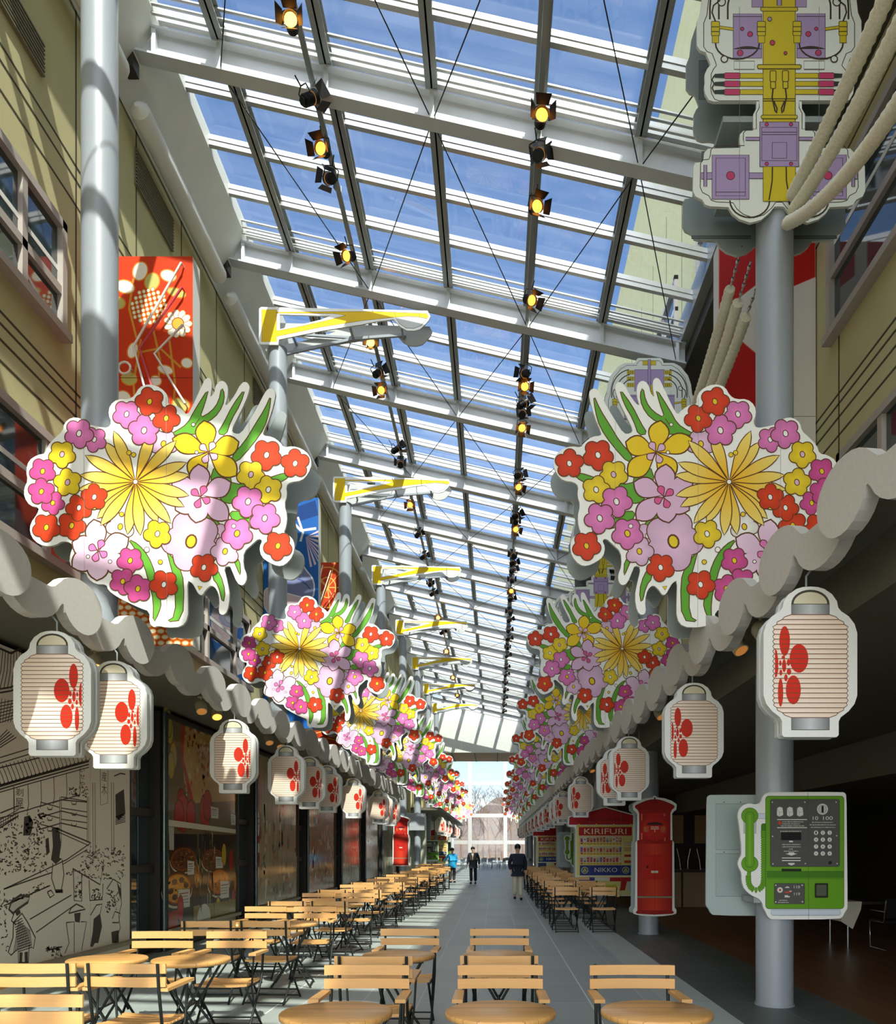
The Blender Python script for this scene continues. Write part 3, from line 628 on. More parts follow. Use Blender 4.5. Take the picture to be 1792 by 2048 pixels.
# lanterns: two cutout boards with a printed paper lantern and a red blossom crest
LH = [(0, -15), (60, -11), (110, 4), (170, 45), (208, 100), (218, 150), (240, 178), (300, 218), (346, 278), (367, 350), (367, 840), (346, 905), (300, 962), (238, 1010), (222, 1042), (222, 1148), (206, 1165)]
L_OUT = [(u, v) for u, v in LH]+[(-u, v) for u, v in LH[::-1] if u]
def hw(v):
    if v < 300: return 150+130*math.sin(min(1, (v-205)/110)*PI/2)**0.9*0.98
    if v > 900: return 150+130*math.sin(min(1, max(0, (1012-v)/112))*PI/2)**0.9*0.98
    return 282
def lantern_art(flip):
    a = Art(0, 575, 1.05/1180, flip); a.board(L_OUT, 0.05, (226, 226, 220), (214, 216, 214))
    a.poly([(150*math.cos(t), 122-112*math.sin(t)) for t in [PI*k/14 for k in range(15)]], (70, 66, 52))
    a.poly([(132*math.cos(t), 122-94*math.sin(t)) for t in [PI*k/14 for k in range(15)]], (214, 206, 176))
    for v0, v1 in ((122, 205), (1012, 1108)):
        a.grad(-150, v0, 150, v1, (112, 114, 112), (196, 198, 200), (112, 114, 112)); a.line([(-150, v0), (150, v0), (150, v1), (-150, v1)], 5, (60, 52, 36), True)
    nb = 21; vs = [205+(1012-205)*i/nb for i in range(nb+1)]
    for i in range(nb):
        v0, v1 = vs[i], vs[i+1]; m = (v0+v1)/2; a0, a1, am = hw(v0), hw(v1), hw(m)+14
        pts = [(-a0, v0), (a0, v0), (am, m), (a1, v1), (-a1, v1), (-am, m)]
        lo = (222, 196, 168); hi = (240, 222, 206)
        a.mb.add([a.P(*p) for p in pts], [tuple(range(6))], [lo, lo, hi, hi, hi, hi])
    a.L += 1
    R = (206, 40, 20)
    for cx, cy, rx, ry in ((-202, 412, 42, 117), (-90, 548, 74, 113), (-134, 795, 59, 114), (-234, 815, 21, 112)): a.ell(cx, cy, rx, ry, R, None, 3, 0, 22); a.L -= 1
    a.poly([(-278, 470), (-262, 490), (-252, 560), (-252, 640), (-262, 690), (-278, 700)], R); a.L -= 1
    for cx, cy, rx, ry in ((-206, 605, 17, 52), (-168, 652, 18, 26), (-172, 580, 14, 26), (-232, 660, 12, 24), (-192, 700, 14, 28), (-236, 585, 10, 22), (-212, 540, 14, 14)): a.ell(cx, cy, rx, ry, R, None, 3, 0, 12); a.L -= 1
    a.L += 1
    for v in vs: a.line([(-hw(v), v), (hw(v), v)], 6, (112, 70, 40)); a.L -= 1
    for i in range(nb):
        v0, v1 = vs[i], vs[i+1]; m = (v0+v1)/2
        for sg in (1, -1): a.line([(sg*hw(v0), v0), (sg*(hw(m)+14), m), (sg*hw(v1), v1)], 6, (112, 70, 40)); a.L -= 1
    return a
ln_art = {}; ln_core = MB(); ln_core.prism([((u)*0.93*1.05/1180, -(v-575)*0.95*1.05/1180) for u, v in L_OUT], 0.05, 0.10)
ln_back = Art(0, 575, 1.05/1180); ln_back.board(L_OUT, 0.05, (214, 216, 214), (200, 204, 204))
ln_first = {}
def lantern(side, y, label, x=None, h=0.77):
    x = x if x is not None else (2.20 if side > 0 else -3.72)
    zc = EYE+h+(1165-575)*1.05/1180
    t = thing('paper_lantern_sign', label, 'lantern', (x, y, zc), 0, 'lantern signs of the %s side' % ('dining' if side > 0 else 'shop'))
    fl = side < 0
    if fl not in ln_first:
        ln_first[fl] = (lantern_art(fl).build('front_board', INK, t), ln_core.build('core', M_BACK, t), ln_back.build('back_board', INK, t, (0, 0.10, 0)))
    else:
        o = ln_first[fl]; put('front_board', o[0], t); put('core', o[1], t); put('back_board', o[2], t, (0, 0.10, 0))
    b = MB(); top = EYE+(2.2 if y < 45 or side > 0 else 2.1)
    q = 0.25 if side > 0 else -0.25 if y < 45 else 0
    b.tube([(0, 0.075, 0.50), (0, 0.075, 0.62), (q*0.6, 0.075, top-zc-0.10), (q, 0.075, top-zc+0.02)], 0.008, 6); b.build('hanger', M_BACK, t)
LR = [5.58, 8.84, 13.1, 14.7, 20.5, 25.8, 27.7, 32, 35.2, 39, 43, 47, 51, 55, 59, 63, 67]
LLy = [6.72, 7.80, 11.35, 14.24, 16.0, 17.7, 21.0, 25.5, 26.6, 28.6]
for k, y in enumerate(LR): lantern(1, y, 'white lantern cutout with red crest, %s in the row below the dining-side canopy' % ORD[k])
for k, y in enumerate(LLy): lantern(-1, y, 'white lantern cutout with red crest, %s in the row below the shop-side canopy' % ORD[k])
for k, y in enumerate((47, 50, 54, 58, 62, 66, 70)): lantern(-1, y, 'small distant lantern cutout beyond the red postbox, %s of its row' % ORD[k], -3.2, 0.75)

# scalloped eave boards along both canopies
def scallop_pts():
    top = [(0.0, 2.16)]+[(0.31-0.31*math.cos(t), 2.16+0.215*math.sin(t)) for t in [PI*k/12 for k in range(1, 11)]]+[(0.64, 2.215), (0.70, 2.195), (1.18, 2.215), (1.22, 2.20)]
    b2 = [(0.88+0.34*math.cos(t), 2.20-0.305*math.sin(t)) for t in [PI*k/14 for k in range(1, 13)]]
    b1 = [(0.27+0.27*math.cos(t), 2.16-0.255*math.sin(t)) for t in [PI*k/12 for k in range(1, 12)]]
    return top+b2+[(0.548, 2.095)]+b1
sc_pts = scallop_pts(); scb = {}
def fascia(side, x, y0, n, label):
    r = thing('canopy_fascia', label, 'fascia', (x, 0, 0), 0)
    for k in range(n):
        yy = y0+1.1333*k
        if side not in scb:
            b = MB(); m = len(sc_pts); f = [(0, -p[0], p[1]+EYE) for p in sc_pts]
            s_ = 1 if side > 0 else -1
            vs = [(s_*0.0, -p[0], p[1]+EYE) for p in sc_pts]+[(s_*0.10, -p[0], p[1]+EYE) for p in sc_pts]
            b.add(vs, [tuple(range(m)), tuple(range(m, 2*m))[::-1]]); b.add(vs, [(i, m+i, m+(i+1) % m, (i+1) % m) for i in range(m)])
            scb[side] = b.build('scallop_board', M_FASCIA, r, (0, yy, 0), math.radians(8)*side)
        else: put('scallop_board', scb[side], r, (0, yy, 0), math.radians(8)*side)
    for k in range(n):
        b_ = scb.get(('k', side))
        if b_: put('board_bracket', b_, r, (0, y0+1.1333*k, 0))
        else:
            b = MB(); xa_, xb_ = sorted((side*0.13, side*0.40)); b.box(xa_, xb_, -0.62, -0.57, EYE+2.10, EYE+2.2); scb[('k', side)] = b.build('board_bracket', M_SOFFIT, r, (0, y0+1.1333*k, 0))
fascia(1, 2.07, 5.15, 60, 'white scalloped cloud-shaped fascia edging the dining-side canopy')
fascia(-1, -3.64, 5.15, 25, 'white scalloped cloud-shaped fascia edging the shop-side canopy')

# yellow lamp-arm signs on the shop-side column tops
YA_OUT = [(150, 212), (1390, 240), (1412, 282), (1398, 312), (1370, 345), (1335, 378), (1290, 390), (1235, 388), (1190, 362), (1160, 330), (1138, 305), (1000, 322), (900, 342), (600, 390), (400, 430), (282, 455), (277, 494), (150, 492), (133, 480), (134, 225)]
YA_HOLE = [(288, 268), (288, 378), (400, 356), (600, 306), (668, 278)]
def keyhole(out, hole):
    best = min(((i, j) for i in range(len(out)) for j in range(len(hole))), key=lambda q: (out[q[0]][0]-hole[q[1]][0])**2+(out[q[0]][1]-hole[q[1]][1])**2)
    i, j = best
    return out[:i+1]+hole[j:]+hole[:j+1]+out[i:]
def area(p): return sum(p[i][0]*p[(i+1) % len(p)][1]-p[(i+1) % len(p)][0]*p[i][1] for i in range(len(p)))
hole = YA_HOLE if area(YA_HOLE)*area(YA_OUT) < 0 else YA_HOLE[::-1]
YA_KEY = keyhole(YA_OUT, hole); YAS = 0.002495
def arm_art():
    a = Art(250, 350, YAS); a.board(YA_KEY, 0.03, WHITE, (225, 224, 218)); YE = (240, 198, 18); ED = (140, 96, 20)
    a.poly([(258, 250), (1000, 246), (1385, 262), (1398, 285), (1385, 298), (1330, 288), (1240, 282), (1130, 290), (900, 315), (600, 362), (400, 405), (258, 434), (258, 392), (400, 366), (600, 322), (780, 276), (690, 262), (258, 258)], YE, ED, 3)
    a.rect(155, 232, 264, 472, YE, ED, 3); a.rect(240, 388, 268, 432, YE)
    a.poly([(1150, 290), (1240, 282), (1330, 288), (1385, 300), (1345, 350), (1290, 372), (1230, 370), (1180, 335)], (205, 205, 203), (110, 110, 110), 4)
    a.line([(1145, 255), (1152, 290)], 3, ED); a.line([(1328, 262), (1332, 290)], 3, ED); return a
aa = arm_art(); ab = Art(250, 350, YAS); ab.board(YA_KEY, 0.03, (190, 192, 190), (205, 205, 200)); arm_first = None
for k in range(1, 8):
    t = thing('lamp_arm_sign', 'yellow bracket-shaped lamp-arm cutout on a column top, %s along the shop side' % ORD[k-1], 'arm sign', (-4.10, CY[k]-0.22, EYE+9.35+0.02+0.34), 0, 'yellow lamp-arm signs')
    if not arm_first:
        fb = aa.build('front_board', INK, t); bk = ab.build('back_board', INK, t, (0, 0.45, 0))
        m = MB(); s_ = YAS
        m.obox((0.12, 0.40, -0.28), (1.4, 0.40, -0.0), 0.05, 0.05); m.obox((1.4, 0.40, 0.0), (2.4, 0.40, 0.08), 0.05, 0.05); m.obox((0.12, 0.40, 0.1), (1.4, 0.40, 0.02), 0.04, 0.04)
        for q in (0.3, 1.4, 2.35): m.obox((q, 0.03, -0.1+0.06*q), (q, 0.45, -0.1+0.06*q), 0.04, 0.04)
        fr = m.build('truss_frame', M_COLUMN, t); arm_first = (fb, bk, fr)
    else:
        put('front_board', arm_first[0], t); put('back_board', arm_first[1], t, (0, 0.45, 0)); put('truss_frame', arm_first[2], t)

# ------------------------------------------------------------ telephone, postbox and kiosk signs around the columns
PH_OUT = [(600, 35), (1630, 33), (1665, 48), (1688, 85), (1692, 500), (1706, 1685), (1690, 1720), (1662, 1755), (1640, 1810), (1585, 1852), (640, 1857), (590, 1840), (555, 1805), (530, 1740), (500, 1690), (485, 1615), (432, 1555), (330, 1512), (232, 1430), (190, 1320), (192, 1190), (150, 1120), (133, 1060), (148, 1000), (190, 935), (188, 800), (170, 640), (150, 470), (130, 375), (158, 275), (225, 212), (300, 196), (395, 212), (460, 188), (490, 105), (530, 55)]
PHS = 0.000706
def phone_art():
    a = Art(774, 940, PHS); a.board(chaikin(PH_OUT, 1), 0.035, (232, 232, 226), (205, 206, 204))
    G, GD, GL, K = (98, 154, 28), (68, 122, 24), (112, 170, 38), (40, 60, 16); P = (84, 82, 80); PW = (214, 216, 206)
    a.rect(425, 340, 545, 415, (206, 214, 224), (120, 124, 130), 5)
    # coiled cord and handset
    a.rect(470, 485, 560, 700, GD, K, 4, 30)
    path = [(505, 600+i*33) for i in range(22)]+[(500, 1345), (480, 1390), (440, 1425), (395, 1435), (350, 1425), (315, 1390), (292, 1345), (286, 1290), (286, 1240)]
    fine = []
    for p, q in zip(path[:-1], path[1:]):
        n_ = max(1, round(math.hypot(q[0]-p[0], q[1]-p[1])/31)); fine += [(p[0]+(q[0]-p[0])*k/n_, p[1]+(q[1]-p[1])*k/n_) for k in range(n_)]
    path = fine+[path[-1]]
    for i, p in enumerate(path):
        q = path[min(i+1, len(path)-1)]; r_ = path[max(i-1, 0)]; an = math.atan2(q[1]-r_[1], q[0]-r_[0])
        a.ell(p[0], p[1], 19, 42, G, K, 3, an, 12)
    a.poly([(272, 1170), (325, 1170), (318, 1240), (262, 1240)], G, K, 4)
    for x0 in (218, 378): a.rect(x0, 440, x0+18, 630, (180, 186, 190), (90, 90, 90), 3)
    for cy in (375, 1058): a.ell(306, cy, 120, 116, G, K, 5, 0, 28)
    a.rect(245, 318, 366, 1112, G, K, 5, 58); a.rect(290, 360, 322, 1080, GL, None, 3, 14)
    # body
    a.rect(532, 92, 1652, 1702, G, K, 6, 46)
    a.grad(545, 1100, 1650, 1165, G, GL, G); a.rect(548, 1168, 1648, 1252, GD); a.line([(548, 1168), (1648, 1168)], 5, K); a.line([(548, 1252), (1648, 1252)], 5, K); a.line([(548, 1272), (1648, 1272)], 4, K)
    a.rect(600, 140, 1588, 1100, P, (46, 48, 44), 6, 26)
    for x, y in ((628, 180), (1092, 180), (1540, 180), (632, 668), (1546, 660), (637, 1062), (1100, 1057), (1552, 1057)): a.ell(x, y, 9, 9, PW, None, 3, 0, 10)
    for x in (737, 880, 1024):
        a.poly([(x-44, 268), (x-8, 244), (x+36, 258), (x+46, 330), (x+44, 366), (x-10, 388), (x-44, 366)], PW, (120, 118, 110), 4); a.line([(x-8, 328), (x+44, 316)], 4, (110, 108, 100)); a.line([(x-44, 268), (x-8, 328), (x-10, 388)], 4, (110, 108, 100))
    for v in (428, 544): a.line([(697, v), (1124, v)], 12, PW)
    a.ell(736, 476, 26, 24, (196, 70, 40))
    rnd = random.Random(4)
    def scrib(u0, u1, v, h):
        u = u0
        while u < u1-8:
            wd = rnd.uniform(8, 22); a.rect(u, v-h/2*rnd.uniform(.6, 1), min(u+wd, u1), v+h/2*rnd.uniform(.6, 1), (190, 190, 180)); a.L -= 1; u += wd+rnd.uniform(3, 9)
        a.L += 1
    for v, u0, u1 in ((460, 770, 1075), (490, 770, 1020), (518, 750, 1085), (595, 742, 1040), (785, 765, 1030), (818, 770, 1035), (468, 1195, 1500), (504, 1160, 1535), (540, 1180, 1525), (880, 795, 1000), (850, 865, 930)): scrib(u0, u1, v, 15)
    a.rect(752, 612, 1040, 722, (18, 18, 18), None, 3, 12); a.rect(868, 730, 922, 752, PW)
    a.poly([(815, 915), (860, 912), (860, 896), (940, 896), (940, 912), (985, 915), (900, 944)], PW)
    for v, c in ((978, PW), (995, (10, 10, 10)), (1013, PW)): a.line([(765, v), (1032, v)], 15, c)
    a.poly([(855, 1048), (945, 1048), (945, 1066), (900, 1084), (855, 1066)], PW)
    a.ell(1344, 280, 80, 80, PW, (120, 120, 110), 5, 0, 28); a.ell(1344, 280, 60, 60, (186, 188, 180), (110, 110, 100), 5, 0, 28); a.rect(1330, 232, 1360, 330, (22, 22, 20), None, 3, 6)
    a.text('10', 1205, 382, 1282, 434, PW); a.text('100', 1352, 382, 1490, 434, PW)
    for r, row in enumerate(('123', '456', '789', '*0#')):
        for c, ch in enumerate(row):
            x, y = 1252+97*c, 616+99*r; a.ell(x, y, 34, 34, PW, (60, 60, 56), 5, 0, 18)
            hh = 18 if ch != '*' else 11; a.text(ch, x-10, y-hh, x+10, y+hh, (50, 50, 48))
    a.ell(1452, 1045, 26, 24, (28, 28, 26), None, 3, 0, 14)
    a.rect(758, 1130, 1042, 1166, (30, 42, 22), None, 3, 10)
    a.rect(655, 1340, 1088, 1632, P, (46, 48, 44), 5, 18)
    for x, y in ((676, 1366), (1053, 1366), (676, 1606), (1056, 1602)): a.ell(x, y, 10, 10, PW, None, 3, 0, 10)
    a.ell(737, 1434, 40, 40, PW, None, 3, 0, 20); a.ell(737, 1434, 17, 17, (190, 60, 40), None, 3, 0, 14)
    a.poly([(805, 1400), (835, 1384), (850, 1384), (875, 1400), (870, 1404), (810, 1404)], PW); a.poly([(805, 1458), (870, 1455), (870, 1446), (905, 1446), (905, 1462), (860, 1478), (808, 1478)], (200, 74, 44)); a.rect(870, 1446, 904, 1456, PW); a.rect(803, 1508, 850, 1540, PW); a.rect(850, 1520, 876, 1540, PW)
    a.text('110', 935, 1372, 1022, 1410, PW); a.text('119', 937, 1472, 1022, 1510, PW); scrib(725, 845, 1582, 14); scrib(708, 862, 1612, 14)
    a.rect(1232, 1336, 1424, 1546, (34, 46, 26), None, 3, 16); a.rect(1258, 1362, 1398, 1516, (88, 90, 74), None, 3, 8)
    a.poly([(606, 1714), (1602, 1714), (1602, 1770), (1585, 1794), (632, 1797), (606, 1770)], (198, 208, 218), (96, 100, 108), 5)
    a.line([(1134, 40), (1146, 1850)], 5, (70, 76, 60)); return a
def box_back(out, cu, cv, sc, rects, flip=True):
    a = Art(cu, cv, sc, flip); a.board(out, 0.035, (160, 172, 168), (205, 206, 204))
    for r in rects:
        a.rect(*r, (150, 162, 158), (96, 106, 104), 7)
        for i in range(4):
            a.ell(r[0]+(r[2]-r[0])*(i+.5)/4, r[1]-24*(sc < .001) or r[1]-8, 9 if sc < .001 else 4, 9 if sc < .001 else 4, (40, 44, 44), None, 3, 0, 8)
    return a
pa = phone_art(); pb = box_back(chaikin(PH_OUT, 1), 774, 940, PHS, ((560, 170, 1560, 860), (560, 920, 1560, 1560))); ph1 = None
def phone(x, y, h, label):
    global ph1
    t = thing('telephone_sign', label, 'telephone sign', (x, y-0.23, EYE+h), 0, 'green telephone signs')
    if ph1: put('front_board', ph1[0], t); put('back_board', ph1[1], t, (0, 0.43, 0)); put('column_clamp', ph1[2], t)
    else:
        m = MB()
        for z in (0.4, -0.45): m.box(-0.28, 0.28, 0.035, 0.06, z-0.03, z+0.03); m.box(-0.28, 0.28, 0.40, 0.43, z-0.03, z+0.03); m.box(-0.28, -0.24, 0.035, 0.43, z-0.03, z+0.03); m.box(0.24, 0.28, 0.035, 0.43, z-0.03, z+0.03)
        ph1 = (pa.build('front_board', INK, t), pb.build('back_board', INK, t, (0, 0.43, 0)), m.build('column_clamp', M_BACK, t))
phone(2.9, CY[0], -0.08, 'large green pay-telephone cutout sign on the first dining-side column')
phone(2.9, CY[3], -0.08, 'green telephone sign half hidden behind the red-roofed kiosk sign')
phone(-4.1, 49.1, -0.2, 'distant green telephone sign behind the person in the blue jacket')
phone(-4.1, 63.0, -0.2, 'farthest tiny green telephone sign on the shop side')

PB = [(0, 82), (18, 86), (26, 104), (130, 116), (230, 150), (296, 196), (300, 216), (292, 275), (258, 300), (236, 330), (240, 690), (264, 722), (270, 1600), (297, 1642), (292, 1690), (240, 1706), (120, 1722), (0, 1726)]
PB_OUT = [(u, v) for u, v in PB]+[(-u, v) for u, v in PB[::-1] if u]
PBS = 0.001364
def postbox_art():
    a = Art(0, 900, PBS); a.board(PB_OUT, 0.03, (236, 236, 228), (214, 214, 208)); R, RD, RL, K = (196, 34, 22), (158, 24, 18), (210, 60, 34), (96, 14, 12)
    a.poly([(-8, 105), (8, 105), (14, 130), (-14, 130)], RD)
    a.poly([(-262, 215)]+[(-262+524*k/12, 215-82*math.sin(PI*k/12)) for k in range(1, 12)]+[(262, 215), (268, 240), (240, 268), (-240, 268), (-268, 240)], RD, K, 5)
    a.poly([(-240, 262), (240, 262), (212, 318), (-212, 318)], RD, K, 4)
    a.grad(-214, 318, 214, 700, RD, R, RD); a.rect(-240, 690, 240, 740, RD, K, 4); a.grad(-238, 735, 238, 1455, RD, RL, RD)
    a.ell(0, 530, 175, 168, R, RD, 6, 0, 32); a.ell(0, 540, 150, 140, R, RD, 4, 0, 32)
    a.poly([(115*math.cos(t), 482-42*math.sin(t)) for t in [PI*k/12 for k in range(13)]], (52, 26, 34))
    W_ = (226, 214, 190)
    for v in (510, 534): a.line([(-56, v), (54, v)], 11, W_)
    a.line([(0, 540), (0, 580)], 11, W_); a.text('郵', -152, 500, -82, 580, (168, 128, 74)); a.text('便', 76, 500, 146, 580, (168, 128, 74))
    a.text('POST', -90, 598, 90, 640, (176, 52, 34))
    for u, v0, v1 in ((-186, 330, 420), (-186, 590, 680), (124, 325, 362), (130, 655, 700)): a.rect(u, v0, u+16, v1, (214, 110, 84))
    a.rect(-152, 890, 152, 1218, R, RD, 6); a.rect(-132, 912, 132, 1196, R, RD, 4); a.ell(-100, 1054, 15, 22, (60, 10, 10), None, 3, 0, 14)
    a.rect(-50, 1104, 46, 1136, W_); a.rect(-2, 1104, 2, 1136, (150, 140, 120))
    a.rect(-240, 1452, 240, 1476, (140, 134, 108), (90, 80, 60), 4); a.grad(-238, 1478, 238, 1655, RD, RL, RD)
    a.poly([(-240, 1650), (240, 1650), (262, 1672), (240, 1690), (0, 1702), (-240, 1690), (-262, 1672)], RD, K, 4); a.line([(0, 100), (0, 1722)], 3, (110, 20, 16)); return a
pba = postbox_art(); pbb = box_back(PB_OUT, 0, 900, PBS, ((-200, 330, 200, 1600),)); pb1 = None
def postbox(x, y, h0, label):
    global pb1
    t = thing('postbox_sign', label, 'postbox sign', (x, y-0.23, EYE+h0+(1726-900)*PBS), 0, 'red postbox signs')
    if pb1: put('front_board', pb1[0], t); put('back_board', pb1[1], t, (0, 0.43, 0)); put('column_clamp', pb1[2], t)
    else:
        m = MB()
        for z in (0.7, -0.8): m.box(-0.25, 0.25, 0.03, 0.055, z-0.03, z+0.03); m.box(-0.25, 0.25, 0.40, 0.43, z-0.03, z+0.03); m.box(-0.25, -0.22, 0.03, 0.43, z-0.03, z+0.03); m.box(0.22, 0.25, 0.03, 0.43, z-0.03, z+0.03)
        pb1 = (pba.build('front_board', INK, t), pbb.build('back_board', INK, t, (0, 0.43, 0)), m.build('column_clamp', M_BACK, t))
postbox(2.97, CY[1], -1.28, 'tall red pillar-postbox cutout sign on the second dining-side column')
postbox(-4.15, CY[4], -0.83, 'sunlit red postbox sign beside the beige pier past the shop posters')

VS = 0.001987
V_OUT = [(1340, 92), (1700, 190), (1838, 228), (1845, 335), (1830, 365), (1762, 370), (1742, 400), (1748, 1290), (1722, 1312), (958, 1312), (932, 1290), (938, 400), (918, 370), (850, 365), (835, 335), (842, 228), (980, 190)]
def kiosk_art():
    a = Art(1340, 700, VS); a.board(V_OUT, 0.03, (232, 234, 226), (210, 212, 206)); R, Y, B = (178, 26, 34), (226, 214, 128), (40, 58, 130); K = (110, 20, 20)
    a.poly([(1340, 108), (1690, 205), (1826, 242), (1832, 338), (848, 338), (854, 242), (990, 205)], R, K, 4)
    a.text('NIKKO  KIRIFURI', 1080, 252, 1612, 288, (96, 18, 26))
    a.rect(950, 348, 1732, 1300, Y)
    a.poly([(950, 348)]+[q for c in (985, 1222, 1460, 1695) for q in ((c-22, 348), (c, 322), (c+22, 348))]+[(1732, 348), (1732, 372), (950, 372)], (214, 196, 100))
    a.rect(982, 372, 1706, 488, R); a.text('KIRIFURI', 1056, 392, 1632, 468, (236, 220, 180))
    rnd = random.Random(9); cols = [(196, 60, 60), (214, 168, 60), (70, 110, 160), (180, 70, 80), (220, 210, 190), (120, 90, 140), (200, 120, 60), (176, 40, 50), (90, 140, 150)]
    for r, v in enumerate((495, 632, 768)):
        a.rect(986, v, 1572, v+86, (206, 196, 168))
        for k in range(13):
            u = 1006+44*k; c = rnd.choice(cols); a.rect(u, v+16+rnd.choice((0, 8, 14)), u+30, v+80, c); a.rect(u+6, v+34, u+24, v+56, rnd.choice(cols))
        a.rect(986, v+88, 1572, v+118, (214, 190, 96))
        for k in range(13): a.poly([(1010+44*k, v+110), (1034+44*k, v+110), (1022+44*k, v+96)], (150, 60, 40)); a.L -= 1
        a.L += 1; a.poly([(1002, v+90), (1050, v+90), (1026, v+108)], R)
    a.rect(1590, 495, 1706, 880, (222, 208, 130), (150, 130, 80), 3)
    for v0, v1, c in ((540, 570, Y), (585, 622, (206, 196, 160)), (650, 700, (190, 170, 110)), (748, 776, R), (828, 860, (196, 70, 40))): a.rect(1604, v0, 1694, v1, c, (120, 80, 40), 3, 8)
    a.rect(996, 892, 1700, 1030, B); a.text('NIKKO', 1198, 925, 1506, 985, (222, 216, 190))
    for cx in (1064, 1622): a.ell(cx, 960, 50, 48, (214, 206, 150), (40, 58, 130), 4, 0, 24); a.ell(cx, 960, 40, 38, (50, 96, 96), None, 3, 0, 24); a.poly([(cx, 930), (cx+28, 978), (cx-28, 978)], (226, 206, 120)); a.poly([(cx, 948), (cx+13, 970), (cx-13, 970)], (60, 90, 70))
    a.rect(950, 1034, 1732, 1050, (236, 232, 200)); a.rect(982, 1056, 1200, 1180, (60, 70, 130)); a.rect(1200, 1062, 1560, 1100, (226, 224, 210)); a.rect(1405, 1058, 1706, 1112, R)
    a.rect(1020, 1160, 1500, 1236, (196, 188, 60)); a.poly([(1560, 1112), (1640, 1112), (1610, 1236), (1540, 1236)], R); a.rect(1640, 1116, 1706, 1236, (210, 214, 206)); a.rect(950, 1240, 1732, 1300, (218, 216, 150))
    for u in (1130, 1556): a.line([(u, 150 if u < 1500 else 170), (u, 1306)], 3, (120, 110, 90))
    return a
ka = kiosk_art(); kb = box_back(V_OUT, 1340, 700, VS, ((1000, 420, 1680, 1260),)); ks1 = None
def kiosk(x, y, h, label):
    global ks1
    t = thing('kiosk_sign', label, 'kiosk sign', (x, y-0.23, EYE+h), 0, 'red-roofed vending kiosk signs')
    if ks1: put('front_board', ks1[0], t); put('back_board', ks1[1], t, (0, 0.43, 0)); put('column_clamp', ks1[2], t)
    else:
        m = MB()
        for z in (0.7, -0.8): m.box(-0.3, 0.3, 0.03, 0.055, z-0.03, z+0.03); m.box(-0.3, 0.3, 0.40, 0.43, z-0.03, z+0.03); m.box(-0.3, -0.26, 0.03, 0.43, z-0.03, z+0.03); m.box(0.26, 0.3, 0.03, 0.43, z-0.03, z+0.03)
        ks1 = (ka.build('front_board', INK, t), kb.build('back_board', INK, t, (0, 0.43, 0)), m.build('column_clamp', M_BACK, t))
kiosk(2.98, CY[2], -0.10, 'red-roofed KIRIFURI vending kiosk cutout sign behind the postbox sign')
kiosk(2.98, CY[5], -0.10, 'distant red-roofed kiosk sign behind the person in the dark coat')
kiosk(-4.1, 56.0, 0.1, 'distant kiosk sign on the shop side beyond the blue-jacketed person')

